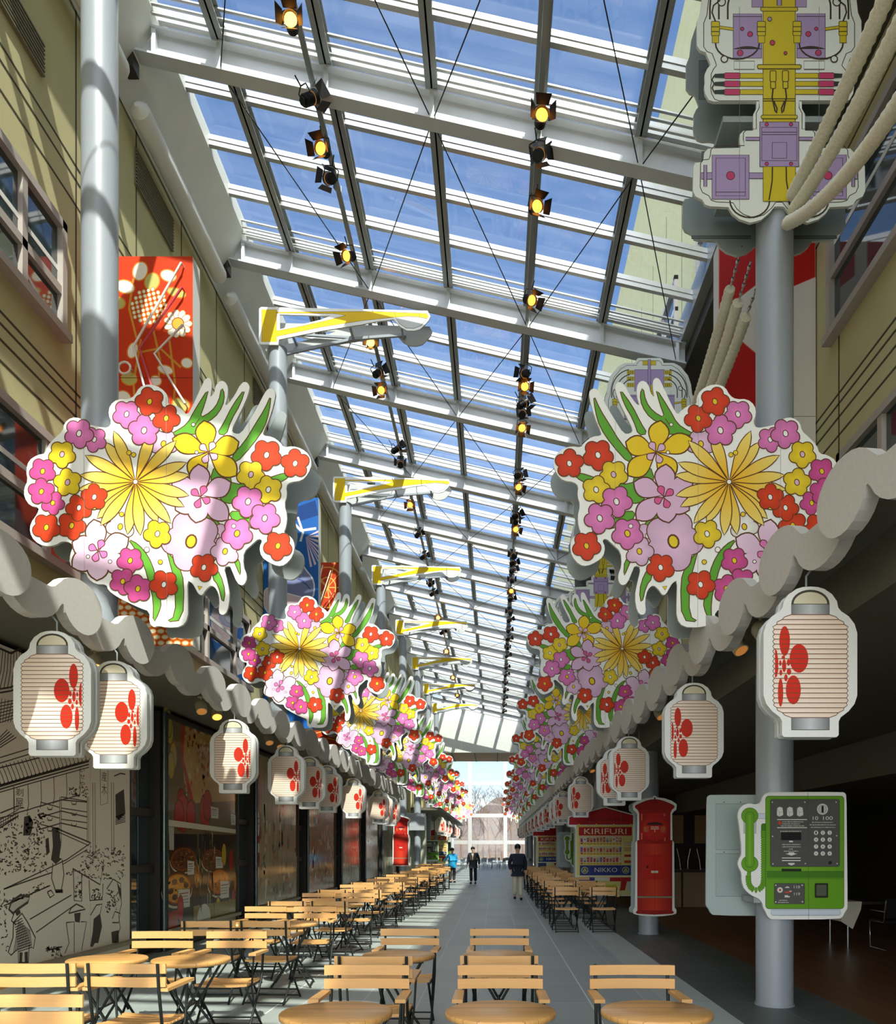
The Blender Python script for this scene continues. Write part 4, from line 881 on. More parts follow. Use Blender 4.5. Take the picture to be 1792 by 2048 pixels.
# ------------------------------------------------------------ machine-drawing signs on the dining-side column tops, and ropes
CS = 0.001385
CR = [(0, -385), (150, -385), (180, -355), (190, -320), (330, -320), (420, -270), (520, -150), (560, -30), (575, 100), (600, 160), (600, 340), (575, 375), (535, 390), (510, 450), (500, 480), (525, 510), (543, 550), (540, 600), (546, 640), (540, 690), (515, 735), (480, 748), (165, 748), (165, 800), (188, 840), (188, 960), (262, 962), (288, 990), (290, 1040), (280, 1085), (520, 1092), (545, 1120), (548, 1160), (560, 1190), (610, 1195), (625, 1220), (628, 1400), (610, 1440), (560, 1465), (540, 1500), (500, 1512), (370, 1518), (340, 1565), (290, 1605), (210, 1632), (130, 1610), (70, 1560), (35, 1515), (0, 1513)]
C_OUT = [(u, v) for u, v in CR]+[(-u, v) for u, v in CR[::-1] if u]
def cable_art():
    a = Art(0, 620, CS); a.board(C_OUT, 0.03, (226, 230, 222), (208, 210, 206)); Y, P, M, K = (206, 186, 36), (168, 146, 188), (196, 62, 106), (62, 48, 36)
    inner = [(u*0.93+(-8 if u > 0 else 8), 620+(v-620)*0.965) for u, v in C_OUT]; a.line(inner, 6, K, True)
    # dome with coils
    a.rect(-200, -230, 200, 60, P, K, 5); a.rect(-90, -350, 90, -290, Y, K, 5); a.rect(-18, -370, 18, 100, P, K, 5)
    for sx in (-1, 1):
        for j in range(3):
            for q in range(4): a.rect(sx*(210+q*26)-11, -220+j*85, sx*(210+q*26)+11, -165+j*85, Y, K, 4)
        for j, r in enumerate((150, 215, 280)):
            a.line([(sx*(225+r*math.sin(t)), 60-r*1.05*math.cos(t)) for t in [PI*.5*k/9 for k in range(1, 10)]]+[(sx*(225+r), 150)], 13, K)
        a.ell(sx*420, 22, 28, 30, (226, 230, 222), K, 9)
    a.rect(-118, -30, 118, 900, Y, K, 5); a.rect(-16, -60, 16, 50, P, K, 6); a.rect(-135, 62, 135, 90, Y, K, 5, 10)
    for sx in (-1, 1):
        a.rect(min(sx*128, sx*335), 110, max(sx*128, sx*335), 432, P, K, 5); a.poly([(sx*(128+207*k/8), 365-20*math.sin(PI*k/8)) for k in range(9)]+[(sx*335, 368), (sx*128, 368)], K)
        a.line([(sx*128, 130), (sx*335, 130)], 5, K)
        for u, v, r in ((270, 220, 13), (212, 258, 19), (285, 395, 22)): a.ell(sx*u, v, r, r, M, K, 5, 0, 16)
        for u in (130, 465): 
            a.rect(sx*u-30, 165, sx*u+30, 270, Y, K, 5, 8); a.rect(sx*u-24, 270, sx*u+24, 322, Y, K, 5); a.line([(sx*u-30, 205), (sx*u+30, 205)], 6, K); a.line([(sx*u-30, 240), (sx*u+30, 240)], 6, K)
        a.poly([(sx*335, 212), (sx*435, 198), (sx*435, 218), (sx*335, 232)], Y, K, 4)
        a.line([(sx*465, 165), (sx*490, 100), (sx*480, 50), (sx*430, 10)], 11, K)
        a.line([(sx*(465-160*(1-math.cos(t))), 325+115*math.sin(t)) for t in [PI*k/12 for k in range(13)]], 12, K)
        a.ell(sx*400, 440, 24, 24, (226, 230, 222), K, 9)
        a.poly([(sx*180, 455), (sx*330, 455), (sx*330, 515), (sx*180, 515)], (226, 230, 222), K, 5)
        for j in range(3):
            v = 562+59*j; a.rect(min(sx*118, sx*290), v-18, max(sx*118, sx*290), v+18, Y, K, 4); a.rect(min(sx*285, sx*400), v-22, max(sx*285, sx*400), v+22, M, K, 4, 10); a.poly([(sx*400, v-18), (sx*470, v-14), (sx*478, v), (sx*470, v+14), (sx*400, v+18)], (50, 56, 50)); 
        a.line([(sx*475, 562), (sx*490, 590), (sx*475, 621), (sx*490, 650), (sx*475, 680)], 10, K)
        a.rect(sx*45-22, 525, sx*45+22, 605, Y, K, 6, 10); a.rect(sx*45-18, 605, sx*45+18, 655, Y, K, 6, 6)
        a.line([(sx*45, 655), (sx*52, 720), (sx*30, 820), (sx*20, 835), (sx*16, 800), (sx*40, 745)], 11, K)
        a.rect(min(sx*145, sx*245), 1010, max(sx*145, sx*245), 1034, P, K, 5)
        a.rect(min(sx*118, sx*222), 1270, max(sx*118, sx*222), 1312, P, K, 5)
        x0, x1 = sorted((sx*220, sx*490)); a.rect(x0, 1140, x1, 1462, P, K, 5); a.rect(x0+28, 1162, x1-28, 1438, P, K, 5); a.line([(x0+28, 1410), (x1-28, 1410)], 5, K)
        a.ell(sx*355, 1290, 30, 30, M, K, 5, 0, 20); x0, x1 = sorted((sx*490, sx*568)); a.rect(x0, 1268, x1, 1316, P, K, 5); x0, x1 = sorted((sx*528, sx*550)); a.rect(x0, 1212, x1, 1370, P, K, 5)
        a.line([(sx*(215-145*math.cos(t)), 1470+125*math.sin(t)) for t in [PI*k/12 for k in range(13)]], 11, K)
    a.rect(-160, 482, 160, 512, Y, K, 6, 12); a.line([(-118, 730), (118, 730)], 5, K); a.line([(-118, 746), (118, 746)], 5, K); a.rect(-132, 850, 132, 876, Y, K, 5, 10)
    for u, v, r in ((-70, 150, 15), (-50, 322, 18), (45, 398, 12)): a.ell(u, v, r, r, M if u > -60 else P, K, 5, 0, 16)
    a.rect(-118, 1225, 118, 1478, Y, K, 5); a.rect(-142, 900, 142, 1225, P, K, 6); a.rect(-128, 940, 128, 1182, P, K, 5); a.rect(-52, 1050, 54, 1165, P, K, 5); a.line([(-128, 975), (128, 975)], 5, K); a.line([(-128, 992), (128, 992)], 5, K)
    for u in (-92, 85):
        for v in (918, 1205): a.ell(u, v, 13, 13, M, K, 5, 0, 12)
    for sx in (-1, 1): a.line([(sx*50, 1228), (sx*52, 1330), (sx*75, 1470)], 10, K)
    for u in (-290, 290): a.line([(u, 60), (u, 1560)], 3, (120, 120, 110))
    return a
ca = cable_art(); cbk = Art(0, 620, CS); cbk.board(C_OUT, 0.03, (134, 144, 144), (190, 194, 192))
for r in ((-500, 130, -180, 430), (-480, 830, -150, 1060), (-560, 1480, -100, 1500)): cbk.rect(*r, (104, 112, 112), (70, 76, 76), 6); cbk.rect(-r[2], r[1], -r[0], r[3], (104, 112, 112), (70, 76, 76), 6)
cs1 = None
for k in range(7):
    t = thing('machine_drawing_sign', 'tall cutout sign of a violet and yellow electric machine, %s dining-side column' % ORD[k], 'machine sign', (2.87, CY[k]-0.22, EYE+6.31+(1632-620)*CS), 0, 'machine signs on the dining-side column tops')
    if cs1: put('front_board', cs1[0], t); put('back_board', cs1[1], t, (0, 0.45, 0)); [put('spacer_bar', cs1[2], t, (0, 0, z)) for z in (0.55, -0.3, -1.0)]
    else:
        m = MB(); m.box(-0.55, 0.55, 0.06, 0.40, -0.03, 0.03)
        cs1 = (ca.build('front_board', INK, t), cbk.build('back_board', INK, t, (0, 0.45, 0)), m.build('spacer_bar', M_BACK, t, (0, 0, 0.55))); put('spacer_bar', cs1[2], t, (0, 0, -0.3)); put('spacer_bar', cs1[2], t, (0, 0, -1.0))
def rope(p0, p1, sag, name):
    n = 46; L = (Vector(p1)-Vector(p0)).length; pts = []; rs = []
    N = int(L/0.045)
    for i in range(N+1):
        t = i/N; p = Vector(p0).lerp(Vector(p1), t); p.z -= sag*4*t*(1-t); pts.append(p); rs.append(0.058+0.007*math.sin(i*PI))
        rs[-1] = 0.066 if i % 2 else 0.057
    b = MB(); b.tube(pts, rs, 10); r = tag(b.build('insulated_rope', M_ROPE), name, 'rope', 'white ropes strung between the machine signs')
    h = MB(); d = (Vector(p0)-pts[2]).normalized()
    for s_ in range(5): q = Vector(p0)+d*(0.05+0.055*s_); h.cyl(q, q+d*0.04, 0.018 if s_ % 2 else 0.010, 6)
    h.build('shackle', M_CHROME, r)
    h = MB(); d = (Vector(p1)-pts[-3]).normalized()
    for s_ in range(9): q = Vector(p1)+d*(0.05+0.055*s_); h.cyl(q, q+d*0.04, 0.018 if s_ % 2 else 0.010, 6)
    h.build('end_chain', M_CHROME, r)
for k in range(5):
    for j, (xo, h0, h1, sg) in enumerate(((0.10, 6.52, 6.32, 0.26), (0.11, 6.36, 6.16, 0.42), (0.05, 6.24, 6.0, 0.85))):
        rope((2.87+xo, CY[k]-0.30, EYE+h0), (2.66+0.09*j, CY[k]-6.8+0.75, EYE+h1), sg if k == 0 else 0.30,
             'thick white braided rope, %s of three, running to the %s machine sign' % (('upper', 'middle', 'lower')[j], ORD[k]))

# ------------------------------------------------------------ kimono-cloth banners on the upper walls
def cloth_banner(x0, x1, y, h0, h1, art, label, rods=None):
    w_ = x1-x0; hh = h1-h0
    t = thing('cloth_banner', label, 'banner', (x0, y, EYE+h0), 0, 'kimono-cloth banner boxes')
    a = Art(0, 0, 0.01); a.mb.box(0, w_, 0, 0.26, 0, hh, (226, 226, 220)); a.L += 1
    a.lim = (0, w_*100, -hh*100, 0); art(a, w_*100, hh*100); a.build('printed_box', INK, t)
    if rods:
        for i, (pts, c) in enumerate(rods):
            b = MB(); b.tube([(u/100, -0.09, v/100) for u, v in pts], 0.016, 8)
            for q in (0, len(pts)-1): b.cyl((pts[q][0]/100, -0.09, pts[q][1]/100), (pts[q][0]/100, 0, pts[q][1]/100), 0.01, 6)
            b.build('bent_rod', c, t)
    return t
def art_red(a, w_, H):
    a.rect(0, -H, w_, 0, (208, 58, 14)); W_ = (244, 238, 222); G = (196, 190, 108); O = (216, 150, 50)
    T = lambda u, v: (u, -H+v)
    for pts in ([(50, 112), (40, 170), (46, 260)], [(66, 96), (76, 140), (70, 210), (84, 300)], [(40, 30), (34, 70), (44, 110)], [(46, 130), (76, 124), (104, 150)], [(88, 110), (96, 170), (92, 240)]):
        a.line([T(*p) for p in pts], 3, O)
    for u, v, rx, ry, c in ((4, 3, 14, 8, W_), (49, 20, 10, 13, W_), (87, 26, 11, 8, W_), (29, 41, 13, 9, W_), (65, 34, 10, 12, G), (98, 49, 13, 6, G), (20, 63, 9, 8, G), (83, 153, 11, 6, W_), (39, 127, 7, 11, W_), (112, 144, 8, 7, W_), (34, 165, 11, 9, G), (70, 168, 8, 7, W_), (24, 196, 13, 15, W_), (104, 200, 12, 9, G), (30, 290, 13, 10, W_), (80, 300, 13, 11, W_)):
        a.ell(*T(u, v), rx, ry, c, (226, 140, 40), 1.6, 0.3)
    for i in range(8):
        for j in range(8):
            if abs(i-3.5)+abs(j-3.5) < 5.6: a.ell(*T(36+i*6+j*1.2, 52+j*6-i*1.5), 2.5, 2.7, W_, (196, 150, 60), 1.0, 0, 8)
    for k in range(11): a.ell(T(100, 91)[0]+13*math.cos(k*2*PI/11), T(100, 91)[1]+13*math.sin(k*2*PI/11), 6.5, 4.6, W_, (190, 140, 50), 1.0, k*2*PI/11, 10)
    a.ell(*T(100, 91), 8, 8, (230, 170, 60), (150, 70, 20), 1.2)
    for i in range(14):
        for j in range(10):
            a.ell(i*11+(j % 2)*5.5, -4-j*8, 5, 3.6, (240, 226, 190), (214, 130, 40), 1.6, 0, 8); a.L -= 3
    a.L += 3; a.line([T(0, 164), T(w_, 164)], .8, (120, 30, 10))
def art_blue(a, w_, H):
    a.rect(0, -H, w_, 0, (30, 96, 176)); W_ = (226, 222, 226); P = (216, 190, 196); V = (122, 128, 170); D = (20, 62, 128); T = lambda u, v: (u, -H+v)
    a.poly([T(50, 30), T(118, 6), T(130, 40), T(80, 55)], D)
    a.line([T(60, 48), T(85, 75), T(120, 70)], 6, W_); a.line([T(78, 44), T(90, 80), T(84, 100)], 5, W_)
    for k in range(9): a.poly([T(96, 90), T(96+44*math.cos(-.7+k*.24), 108+52*math.sin(-.7+k*.24)), T(96+44*math.cos(-.58+k*.24), 108+52*math.sin(-.58+k*.24))], P)
    a.poly(chaikin([T(20, 110), T(60, 100), T(92, 160), T(118, 190), T(112, 240), T(60, 230), T(10, 190)], 2), V, W_, 3)
    for k in range(10): a.line([T(14+k*9, 150+k*5), T(44+k*7, 128+k*9)], 3, (78, 88, 140))
    a.poly(chaikin([T(0, 200), T(40, 215), T(118, 235), T(118, 330), T(80, 330), T(50, 280), T(0, 262)], 2), P, W_, 3)
    for k, r in enumerate((26, 18, 9)): a.ell(*T(62, 272), r*1.5, r, (196, 190, 204) if k % 2 else (170, 172, 200), (120, 120, 160), 1.5)
    for k in range(6): a.line([T(6+k*6, 300-k*6), T(40+k*5, 316-k*10)], 3.5, W_)
    a.poly(chaikin([T(0, 330), T(60, 320), T(118, 350), T(118, 420), T(70, 410), T(0, 380)], 2), W_)
    for k in range(8): a.poly(chaikin([T(k*16, 430+5*(k % 3)), T(20+k*16, 415), T(30+k*16, 440), T(10+k*16, 456)], 1), W_ if k % 2 else P)
def art_orange(a, w_, H):
    a.rect(0, -H, w_, 0, (196, 62, 20)); G = (232, 180, 90)
    for k in range(9):
        a.line([(w_/2, -H+70), (w_/2+110*math.cos(k*.7), -H+70+150*math.sin(k*.7))], 3, G)
    for r in (22, 44, 66): a.line([(w_/2+r*math.cos(t)*1.05, -H+70+r*1.3*math.sin(t)) for t in [2*PI*k/18 for k in range(18)]], 3, G, True)
    for j in range(14): a.line([(0, -20-j*22), (w_*.5, -34-j*22), (w_, -20-j*22)], 3, G)
    a.poly([(0, -H+210), (w_*.6, -H+240), (w_*.4, -H+330), (0, -H+350)], (112, 24, 16))
def art_white(a, w_, H):
    a.rect(0, -H, w_, 0, (222, 216, 206)); R = (186, 26, 22); T = lambda u, v: (u, -H+v)
    def fuzzy(pts): a.poly(pts, (214, 96, 84)); cx = sum(p[0] for p in pts)/len(pts); cy = sum(p[1] for p in pts)/len(pts); a.poly([(cx+(p[0]-cx)*.95, cy+(p[1]-cy)*.97) for p in pts], R)
    fuzzy([T(0, 0), T(62, 0), T(62, 50), T(10, 90), T(0, 92)]); fuzzy([T(0, 108), T(26, 130), T(62, 160), T(62, 222), T(30, 262), T(0, 262)]); fuzzy([T(78, 0), T(w_, 0), T(w_, 48), T(98, 62), T(78, 46)])
    a.line([T(0, 236), T(w_, 236)], .8, (130, 126, 116))
    a.poly(chaikin([T(94, 250), T(106, 262), T(116, 290), T(118, 330), T(112, 350), T(108, 310), T(102, 280)], 2), (58, 74, 74)); a.poly([T(100, 296), T(108, 318), T(106, 326), T(101, 320)], R)
M_ROD = mat('white_ornament_rod', (236, 230, 222), 0.3); M_RODP = mat('pink_ornament_rod', (206, 70, 84), 0.35)
BT = 7.98; BB = 2.72
cloth_banner(-5.28, -4.08, 10.8, BB, BT, art_red, 'red kimono-cloth banner box with white blossoms beside the first shop-side column',
    [([(108, 511), (44, 399), (57, 350), (64, 326)], M_ROD), ([(109, 478), (52, 396), (68, 346), (74, 326)], M_RODP), ([(110, 428), (72, 389), (113, 322)], M_ROD),
     ([(32+8*math.cos(t), 370+8*math.sin(t)) for t in [2*PI*k/12 for k in range(13)]], M_ROD)])
cloth_banner(-5.28, -4.03, 18.25, BB, BT, art_blue, 'blue and pink kimono-cloth banner box behind the second shop-side column')
cloth_banner(-5.28, -4.10, 22.4, BB, BT, art_orange, 'orange kimono-cloth banner box with gold lattice behind the third shop-side column',
    [([(48, 515), (20, 390)], M_ROD), ([(70, 500), (30, 380)], M_ROD), ([(80, 440), (50, 400), (40, 360)], M_RODP)])
cloth_banner(3.02, 4.33, 10.8, 2.4, BT+0.2, art_white, 'white kimono-cloth banner box with red diamonds behind the first dining-side column')

# ------------------------------------------------------------ stage lamps along the roof, small globe spots under the canopies
def lamp_proto(lens):
    t = thing('stage_lamp', 'x', 'stage lamp')
    b = MB(); b.cyl((0, 0.16, 0), (0, -0.05, 0), 0.085, 16); b.cyl((0, 0.20, 0), (0, 0.16, 0), 0.06, 14)
    for q in range(4): b.cyl((0, 0.14-0.045*q, 0), (0, 0.125-0.045*q, 0), 0.095, 16)
    b.cyl((0, -0.05, 0), (0, -0.13, 0), 0.10, 16, 0.115, caps=False); body = b.build('lamp_body', M_BLACK, t)
    b = MB(); b.sphere((0, -0.085, 0), 0.098, 16, 8, (1, 0.25, 1)); b.build('lens', lens, body)
    for x, sg in ((0, 1), (0, -1)):
        b = MB(); b.add([(-0.10, -0.13, sg*0.115), (0.10, -0.13, sg*0.115), (0.13, -0.27, sg*0.19), (-0.13, -0.27, sg*0.19), (-0.10, -0.135, sg*0.12), (0.10, -0.135, sg*0.12), (0.13, -0.275, sg*0.195), (-0.13, -0.275, sg*0.195)],
            [(0, 1, 2, 3), (4, 5, 6, 7), (0, 1, 5, 4), (2, 3, 7, 6), (0, 3, 7, 4), (1, 2, 6, 5)]); b.build('barn_door', M_BLACK, t)
    for sg in (1, -1):
        b = MB(); b.add([(sg*0.115, -0.13, -0.1), (sg*0.115, -0.13, 0.1), (sg*0.20, -0.26, 0.13), (sg*0.20, -0.26, -0.13), (sg*0.12, -0.135, -0.1), (sg*0.12, -0.135, 0.1), (sg*0.205, -0.265, 0.13), (sg*0.205, -0.265, -0.13)],
            [(0, 1, 2, 3), (4, 5, 6, 7), (0, 1, 5, 4), (2, 3, 7, 6), (0, 3, 7, 4), (1, 2, 6, 5)]); b.build('barn_door', M_BLACK, t)
    b = MB(); b.tube([(-0.13, 0.05, 0), (-0.13, 0.05, 0.16), (0, 0.05, 0.2), (0.13, 0.05, 0.16), (0.13, 0.05, 0)], 0.011, 6); b.cyl((0, 0.05, 0.2), (0, 0.05, 0.36), 0.012, 6); b.build('yoke', M_BLACK, t)
    return t
protos = {n: None for n in ('hot', 'lit', 'dim')}
LENS = {'hot': M_LENS_HOT, 'lit': M_LENS, 'dim': M_LENS_DIM}
def stage_lamp(x, y, h, pitch, yaw, kind, label, group):
    if protos[kind] is None: t = protos[kind] = lamp_proto(LENS[kind])
    else: t = copy_tree(protos[kind])
    t.scale = (0.8,)*3
    if kind == 'dim': yaw += 2.6; pitch = -pitch*0.6
    t.location = (x, y, EYE+h); t.rotation_euler = (pitch, 0, yaw); tag(t, label, 'stage lamp', group); return t
rnd = random.Random(3)
LEFT_L = [(9.9, 'hot', 20, 5), (10.9, 'dim', 70, -20), (11.7, 'lit', 25, -15), (12.2, 'dim', 60, 60), (13.8, 'lit', 30, -30), (16.2, 'hot', 15, 10), (17.2, 'dim', 75, 0), (17.85, 'lit', 30, -10), (20.5, 'dim', 60, -40), (21.3, 'dim', 70, 40), (23.8, 'lit', 30, 0), (26.1, 'dim', 70, 10), (28.1, 'dim', 60, 0), (31, 'dim', 70, 30), (32.2, 'dim', 60, 0), (35.5, 'hot', 20, 0), (38, 'dim', 60, 0), (41.6, 'hot', 20, 0), (48, 'hot', 20, 0), (53.5, 'lit', 30, 0), (57.7, 'lit', 30, 0)]
for i, (y, k, p, yw) in enumerate(LEFT_L):
    stage_lamp(-2.52, y, 10.2, math.radians(p), math.radians(yw), k, '%s black stage lamp, %s along the rail above the yellow arm signs' % ({'hot': 'glowing', 'lit': 'lit', 'dim': 'dim'}[k], ORD[i]), 'stage lamps above the yellow arm signs')
RIGHT_L = [(10.4, 'lit', 15, 5), (10.95, 'dim', 75, 15), (11.85, 'lit', 25, 20), (13.85, 'lit', 35, 35), (16.0, 'dim', 50, 50), (16.45, 'lit', 30, 10), (17.1, 'dim', 60, -30), (17.5, 'dim', 70, 20), (18.05, 'lit', 40, 10), (20.4, 'dim', 50, 0), (21.0, 'lit', 40, 20), (22.9, 'dim', 60, -20), (23.3, 'dim', 60, 30), (23.8, 'lit', 35, 20), (26.0, 'dim', 60, 40), (26.7, 'dim', 50, 0), (27.4, 'dim', 60, 0), (28.4, 'dim', 60, 30), (29.5, 'lit', 40, 0), (30.6, 'dim', 55, 0), (32.3, 'dim', 60, 40), (33.4, 'dim', 60, 0), (35, 'dim', 60, 10), (36.4, 'dim', 50, 0), (38, 'dim', 60, 30), (39.6, 'dim', 60, 0), (42.2, 'dim', 60, 10), (44, 'dim', 60, 0), (46.2, 'dim', 60, 30), (48.5, 'dim', 60, 0), (51, 'dim', 60, 0), (53.4, 'dim', 60, 20), (56, 'dim', 60, 0)]
for i, (y, k, p, yw) in enumerate(RIGHT_L):
    stage_lamp(0.60, y, 9.48, math.radians(p), math.radians(yw), k, '%s black stage lamp, %s along the rail towards the dining side' % ({'hot': 'glowing', 'lit': 'lit', 'dim': 'dim'}[k], ORD[i]), 'stage lamps on the rail towards the dining side')
for x, h in ((-2.52, 10.56), (0.60, 9.84)):
    b = MB(); b.box(x-0.035, x+0.035, 5, Y1, EYE+h-0.02, EYE+h+0.03)
    y = 5.5
    while y < Y1: b.cyl((x, y, EYE+h), (x, y, roof_z(x)+0.42), 0.012, 5); y += 1.9
    tag(b.build('lighting_rail', M_PURLIN), 'thin lighting rail carrying stage lamps %s' % ('above the yellow arm signs' if x < 0 else 'towards the dining side'), 'rail')
M_CREAM = mat('cream_spot_enamel', (206, 196, 160), 0.4)
def globe_spot(x, y, h, i, side, lit=False):
    t = thing('globe_spot', 'cream globe spotlight under the %s canopy, %s along' % (side, ORD[i]), 'spotlight', (x, y, EYE+h), 0, 'globe spotlights under the %s canopy' % side)
    b = MB(); b.cyl((0, 0, -0.07), (0, 0, 0), 0.016, 8); b.cyl((0, 0, -0.012), (0, 0, 0), 0.05, 12); b.build('stem', M_CREAM, t)
    b = MB(); b.sphere((0, 0, -0.13), 0.085, 16, 10); b.cyl((0, 0, -0.13), (0.03, -0.05, -0.22), 0.085, 16, 0.078); sh = b.build('shade', M_CREAM, t)
    b = MB(); b.cyl((0.031, -0.0505, -0.2205), (0.032, -0.052, -0.223), 0.066, 14); b.build('bulb', M_LENS if lit else M_LENS_DIM, sh)
for i, (x, y) in enumerate(((2.45, 8.1), (2.52, 7.6), (2.5, 12.2), (2.5, 16.4), (2.5, 20.8), (2.5, 25.0))): globe_spot(x, y, 2.2, i, 'dining-side', i in (3,))
for i, (x, y) in enumerate(((-4.45, 8.9), (-4.3, 11.7), (-4.25, 12.2), (-4.3, 15.2), (-4.25, 15.8), (-4.3, 19.5), (-4.3, 23.5))): globe_spot(x, y, 2.2, i, 'shop-side', i in (0, 2))

# ------------------------------------------------------------ street-scene mural and shop-window posters on the shop front
SX = -5.16
class WallArt(Art):                # u = metres along the wall x100, v = -height above the floor x100
    pass
def wall_uv(x, y):                 # photo measurement to the shop-front plane
    k = 5.16/(990-x); return (k*1600*100, -(EYE+k*(1695-y))*100)
INKC = (74, 66, 60)
def mural():
    t = thing('street_mural', 'white wall mural of an old market street drawn in black ink', 'mural', (SX, 0, 0), PI/2)
    a = WallArt(0, 0, 0.01); a.mb.box(3.0, 11.30, 0, 0.08, 0.02, EYE+HL0, (232, 222, 206)); a.L += 1
    M = lambda zx, zy: wall_uv(zx/2.696, 1200+zy/2.696)
    rn = random.Random(11)
    def ln(pts, w_=2.0, jit=0.0): 
        q = [M(p[0]+rn.uniform(-jit, jit), p[1]+rn.uniform(-jit, jit)) for p in pts]; a.line(q, w_*0.62, INKC); a.L -= 1
    def fill(pts, c=INKC): a.poly([M(*p) for p in pts], c); a.L -= 1
    # roofs, eaves and tiles
    for dy, w_ in ((0, 5), (18, 3), (34, 2)): ln([(-60, 1020+dy), (140, 962+dy), (480, 868+dy)], w_)
    for i in range(26):
        x = -60+i*21; y = 1008-(x+60)*0.285; ln([(x, y), (x-14, y-40), (x-34, y-88)], 2)
        ln([(x, y), (x+6, y+10), (x+14, y+6), (x+20, y-6)], 2)
    ln([(-100, 930), (100, 880), (440, 790)], 2.5); ln([(0, 850), (260, 770)], 2); ln([(0, 880), (260, 800)], 2)
    ln([(-80, 250), (0, 262), (60, 288), (108, 262), (126, 330)], 4)
    for i in range(12): ln([(-60+i*15, 275), (-80+i*17, 380), (-120+i*20, 480)], 2)
    for dy in (490, 510): ln([(-60, dy), (60, dy-20), (140, dy-60)], 3)
    for i in range(7):
        ln([(-20, 560+i*18), (80, 540+i*16)], 1.6); ln([(10+i*18, 530+i*4), (i*14, 660)], 1.6)
    for i in range(5): ln([(0, 740+i*14), (40+i*12, 700+i*10)], 2)
    # noren curtain
    xs = (-20, 75, 150, 220, 290, 358, 430)
    for i, x in enumerate(xs):
        yt = 1035-x*0.285; ln([(x, yt), (x+3, yt+110), (x-4, yt+150)], 2.2, 1)
        if i < 6: x2 = xs[i+1]; ln([(x, yt+140), ((x+x2)/2, yt+128), (x2, yt+118)], 2.2)
    for s_, pts in (('剃', (84, 1012, 126, 1060)), ('屋', (84, 1066, 126, 1122)), ('い', (432, 900, 456, 932)), ('せ', (430, 938, 458, 966)), ('や', (428, 974, 458, 1010)), ('産', (548, 925, 576, 980)), ('木', (548, 990, 576, 1052))):
        u0, v0 = M(pts[0], pts[1]); u1, v1 = M(pts[2], pts[3]); a.text(s_, u0, v0, u1, v1, INKC)
    ln([(540, 915), (582, 905), (580, 1095), (542, 1108), (540, 915)], 2); ln([(74, 1005), (74, 1130), (130, 1120)], 2)
    # drawers
    for y0 in (1060, 1120, 1185): ln([(215, y0+52), (330, y0+18), (470, y0+50 if y0 > 1100 else y0+30)], 2.4)
    for x0, y0, x1, y1 in ((218, 1090, 320, 1118), (330, 1062, 468, 1085)):
        for k in range(3):
            ln([(x0, y0+k*60), (x1, y1+k*58)], 2); ln([((x0+x1)/2-14, y0+26+k*58), ((x0+x1)/2-10, y0+40+k*58), ((x0+x1)/2+10, y0+40+k*58), ((x0+x1)/2+14, y0+26+k*58)], 2.4)
    for x in (322, 330, 470, 478): ln([(x, 1060), (x, 1310)], 2)
    for x in (500, 512, 600, 612): ln([(x, 985), (x+2, 1375)], 2.2)
    fill([(622, 1050), (668, 1020), (676, 1150), (640, 1190), (624, 1170)]); ln([(615, 950), (650, 935), (676, 940)], 3)
    for k in range(6): ln([(622, 1170+k*8), (676, 1150+k*9)], 2)
    ln([(300, 1230), (490, 1310)], 3); ln([(300, 1245), (480, 1325)], 2); ln([(490, 1310), (360, 1400), (20, 1560)], 2.4); ln([(470, 1345), (340, 1425)], 2)
    for k in range(70): 
        x = rn.uniform(30, 480); y = 1640-(x-20)*0.47+rn.uniform(-16, 16)
        if not 250 < x < 340: ln([(x, y), (x+rn.uniform(4, 12), y-rn.uniform(-3, 8))], 2.2)
    for p in (((20, 1560), (280, 1470)), ((20, 1650), (270, 1540)), ((160, 1722), (385, 1592)), ((195, 1792), (410, 1640)), ((0, 1150), (100, 1110)), ((0, 1230), (100, 1165))): ln(p, 2.6, 1)
    for k in range(8): ln([(5+k*13, 1175-k*4), (5+k*13, 1225-k*6)], 1.6)
    for k in range(3): ln([(0, 1185+k*16), (100, 1130+k*16)], 1.6)
    # crowds: loose pen scribbles
    def scribble(x0, y0, x1, y1, n, s_=16):
        for _ in range(n):
            x, y = rn.uniform(x0, x1), rn.uniform(y0, y1); k = rn.randint(3, 6); an = rn.uniform(0, 6)
            ln([(x+s_*j/k*math.cos(an)+rn.uniform(-5, 5), y+s_*j/k*math.sin(an)+rn.uniform(-5, 5)) for j in range(k)], rn.uniform(1.4, 3))
    scribble(-20, 1210, 250, 1480, 190); scribble(140, 1130, 240, 1260, 40); scribble(430, 1330, 676, 1500, 130); scribble(370, 1010, 470, 1060, 30, 10)
    scribble(-60, 1560, 40, 1900, 60)
    fill([(130, 1170), (160, 1160), (180, 1200), (165, 1270), (125, 1270)]); fill([(280, 1230), (315, 1225), (330, 1320), (320, 1390), (335, 1395), (300, 1425), (275, 1400), (285, 1330)]); fill([(245, 1290), (262, 1280), (268, 1360), (250, 1380)])
    # standing figures
    ln([(285, 1420), (278, 1500), (300, 1570)], 3); ln([(335, 1400), (345, 1480), (330, 1570), (300, 1575)], 3); fill([(296, 1560), (338, 1560), (340, 1580), (300, 1580)]); ln([(255, 1575), (275, 1565), (292, 1590), (270, 1605), (255, 1575)], 3)
    a.poly([M(*p) for p in ((48, 1668), (62, 1625), (110, 1592), (160, 1600), (150, 1630), (95, 1668), (70, 1690))], (206, 196, 182), INKC, 3)
    ln([(75, 1690), (62, 1730), (85, 1750)], 3); fill([(80, 1680), (108, 1670), (112, 1690), (90, 1705)])
    rob = [(72, 1740), (118, 1690), (150, 1740), (190, 1820), (180, 1880), (158, 1860), (152, 1955), (100, 1955), (98, 1880), (60, 1915), (44, 1900), (70, 1820)]
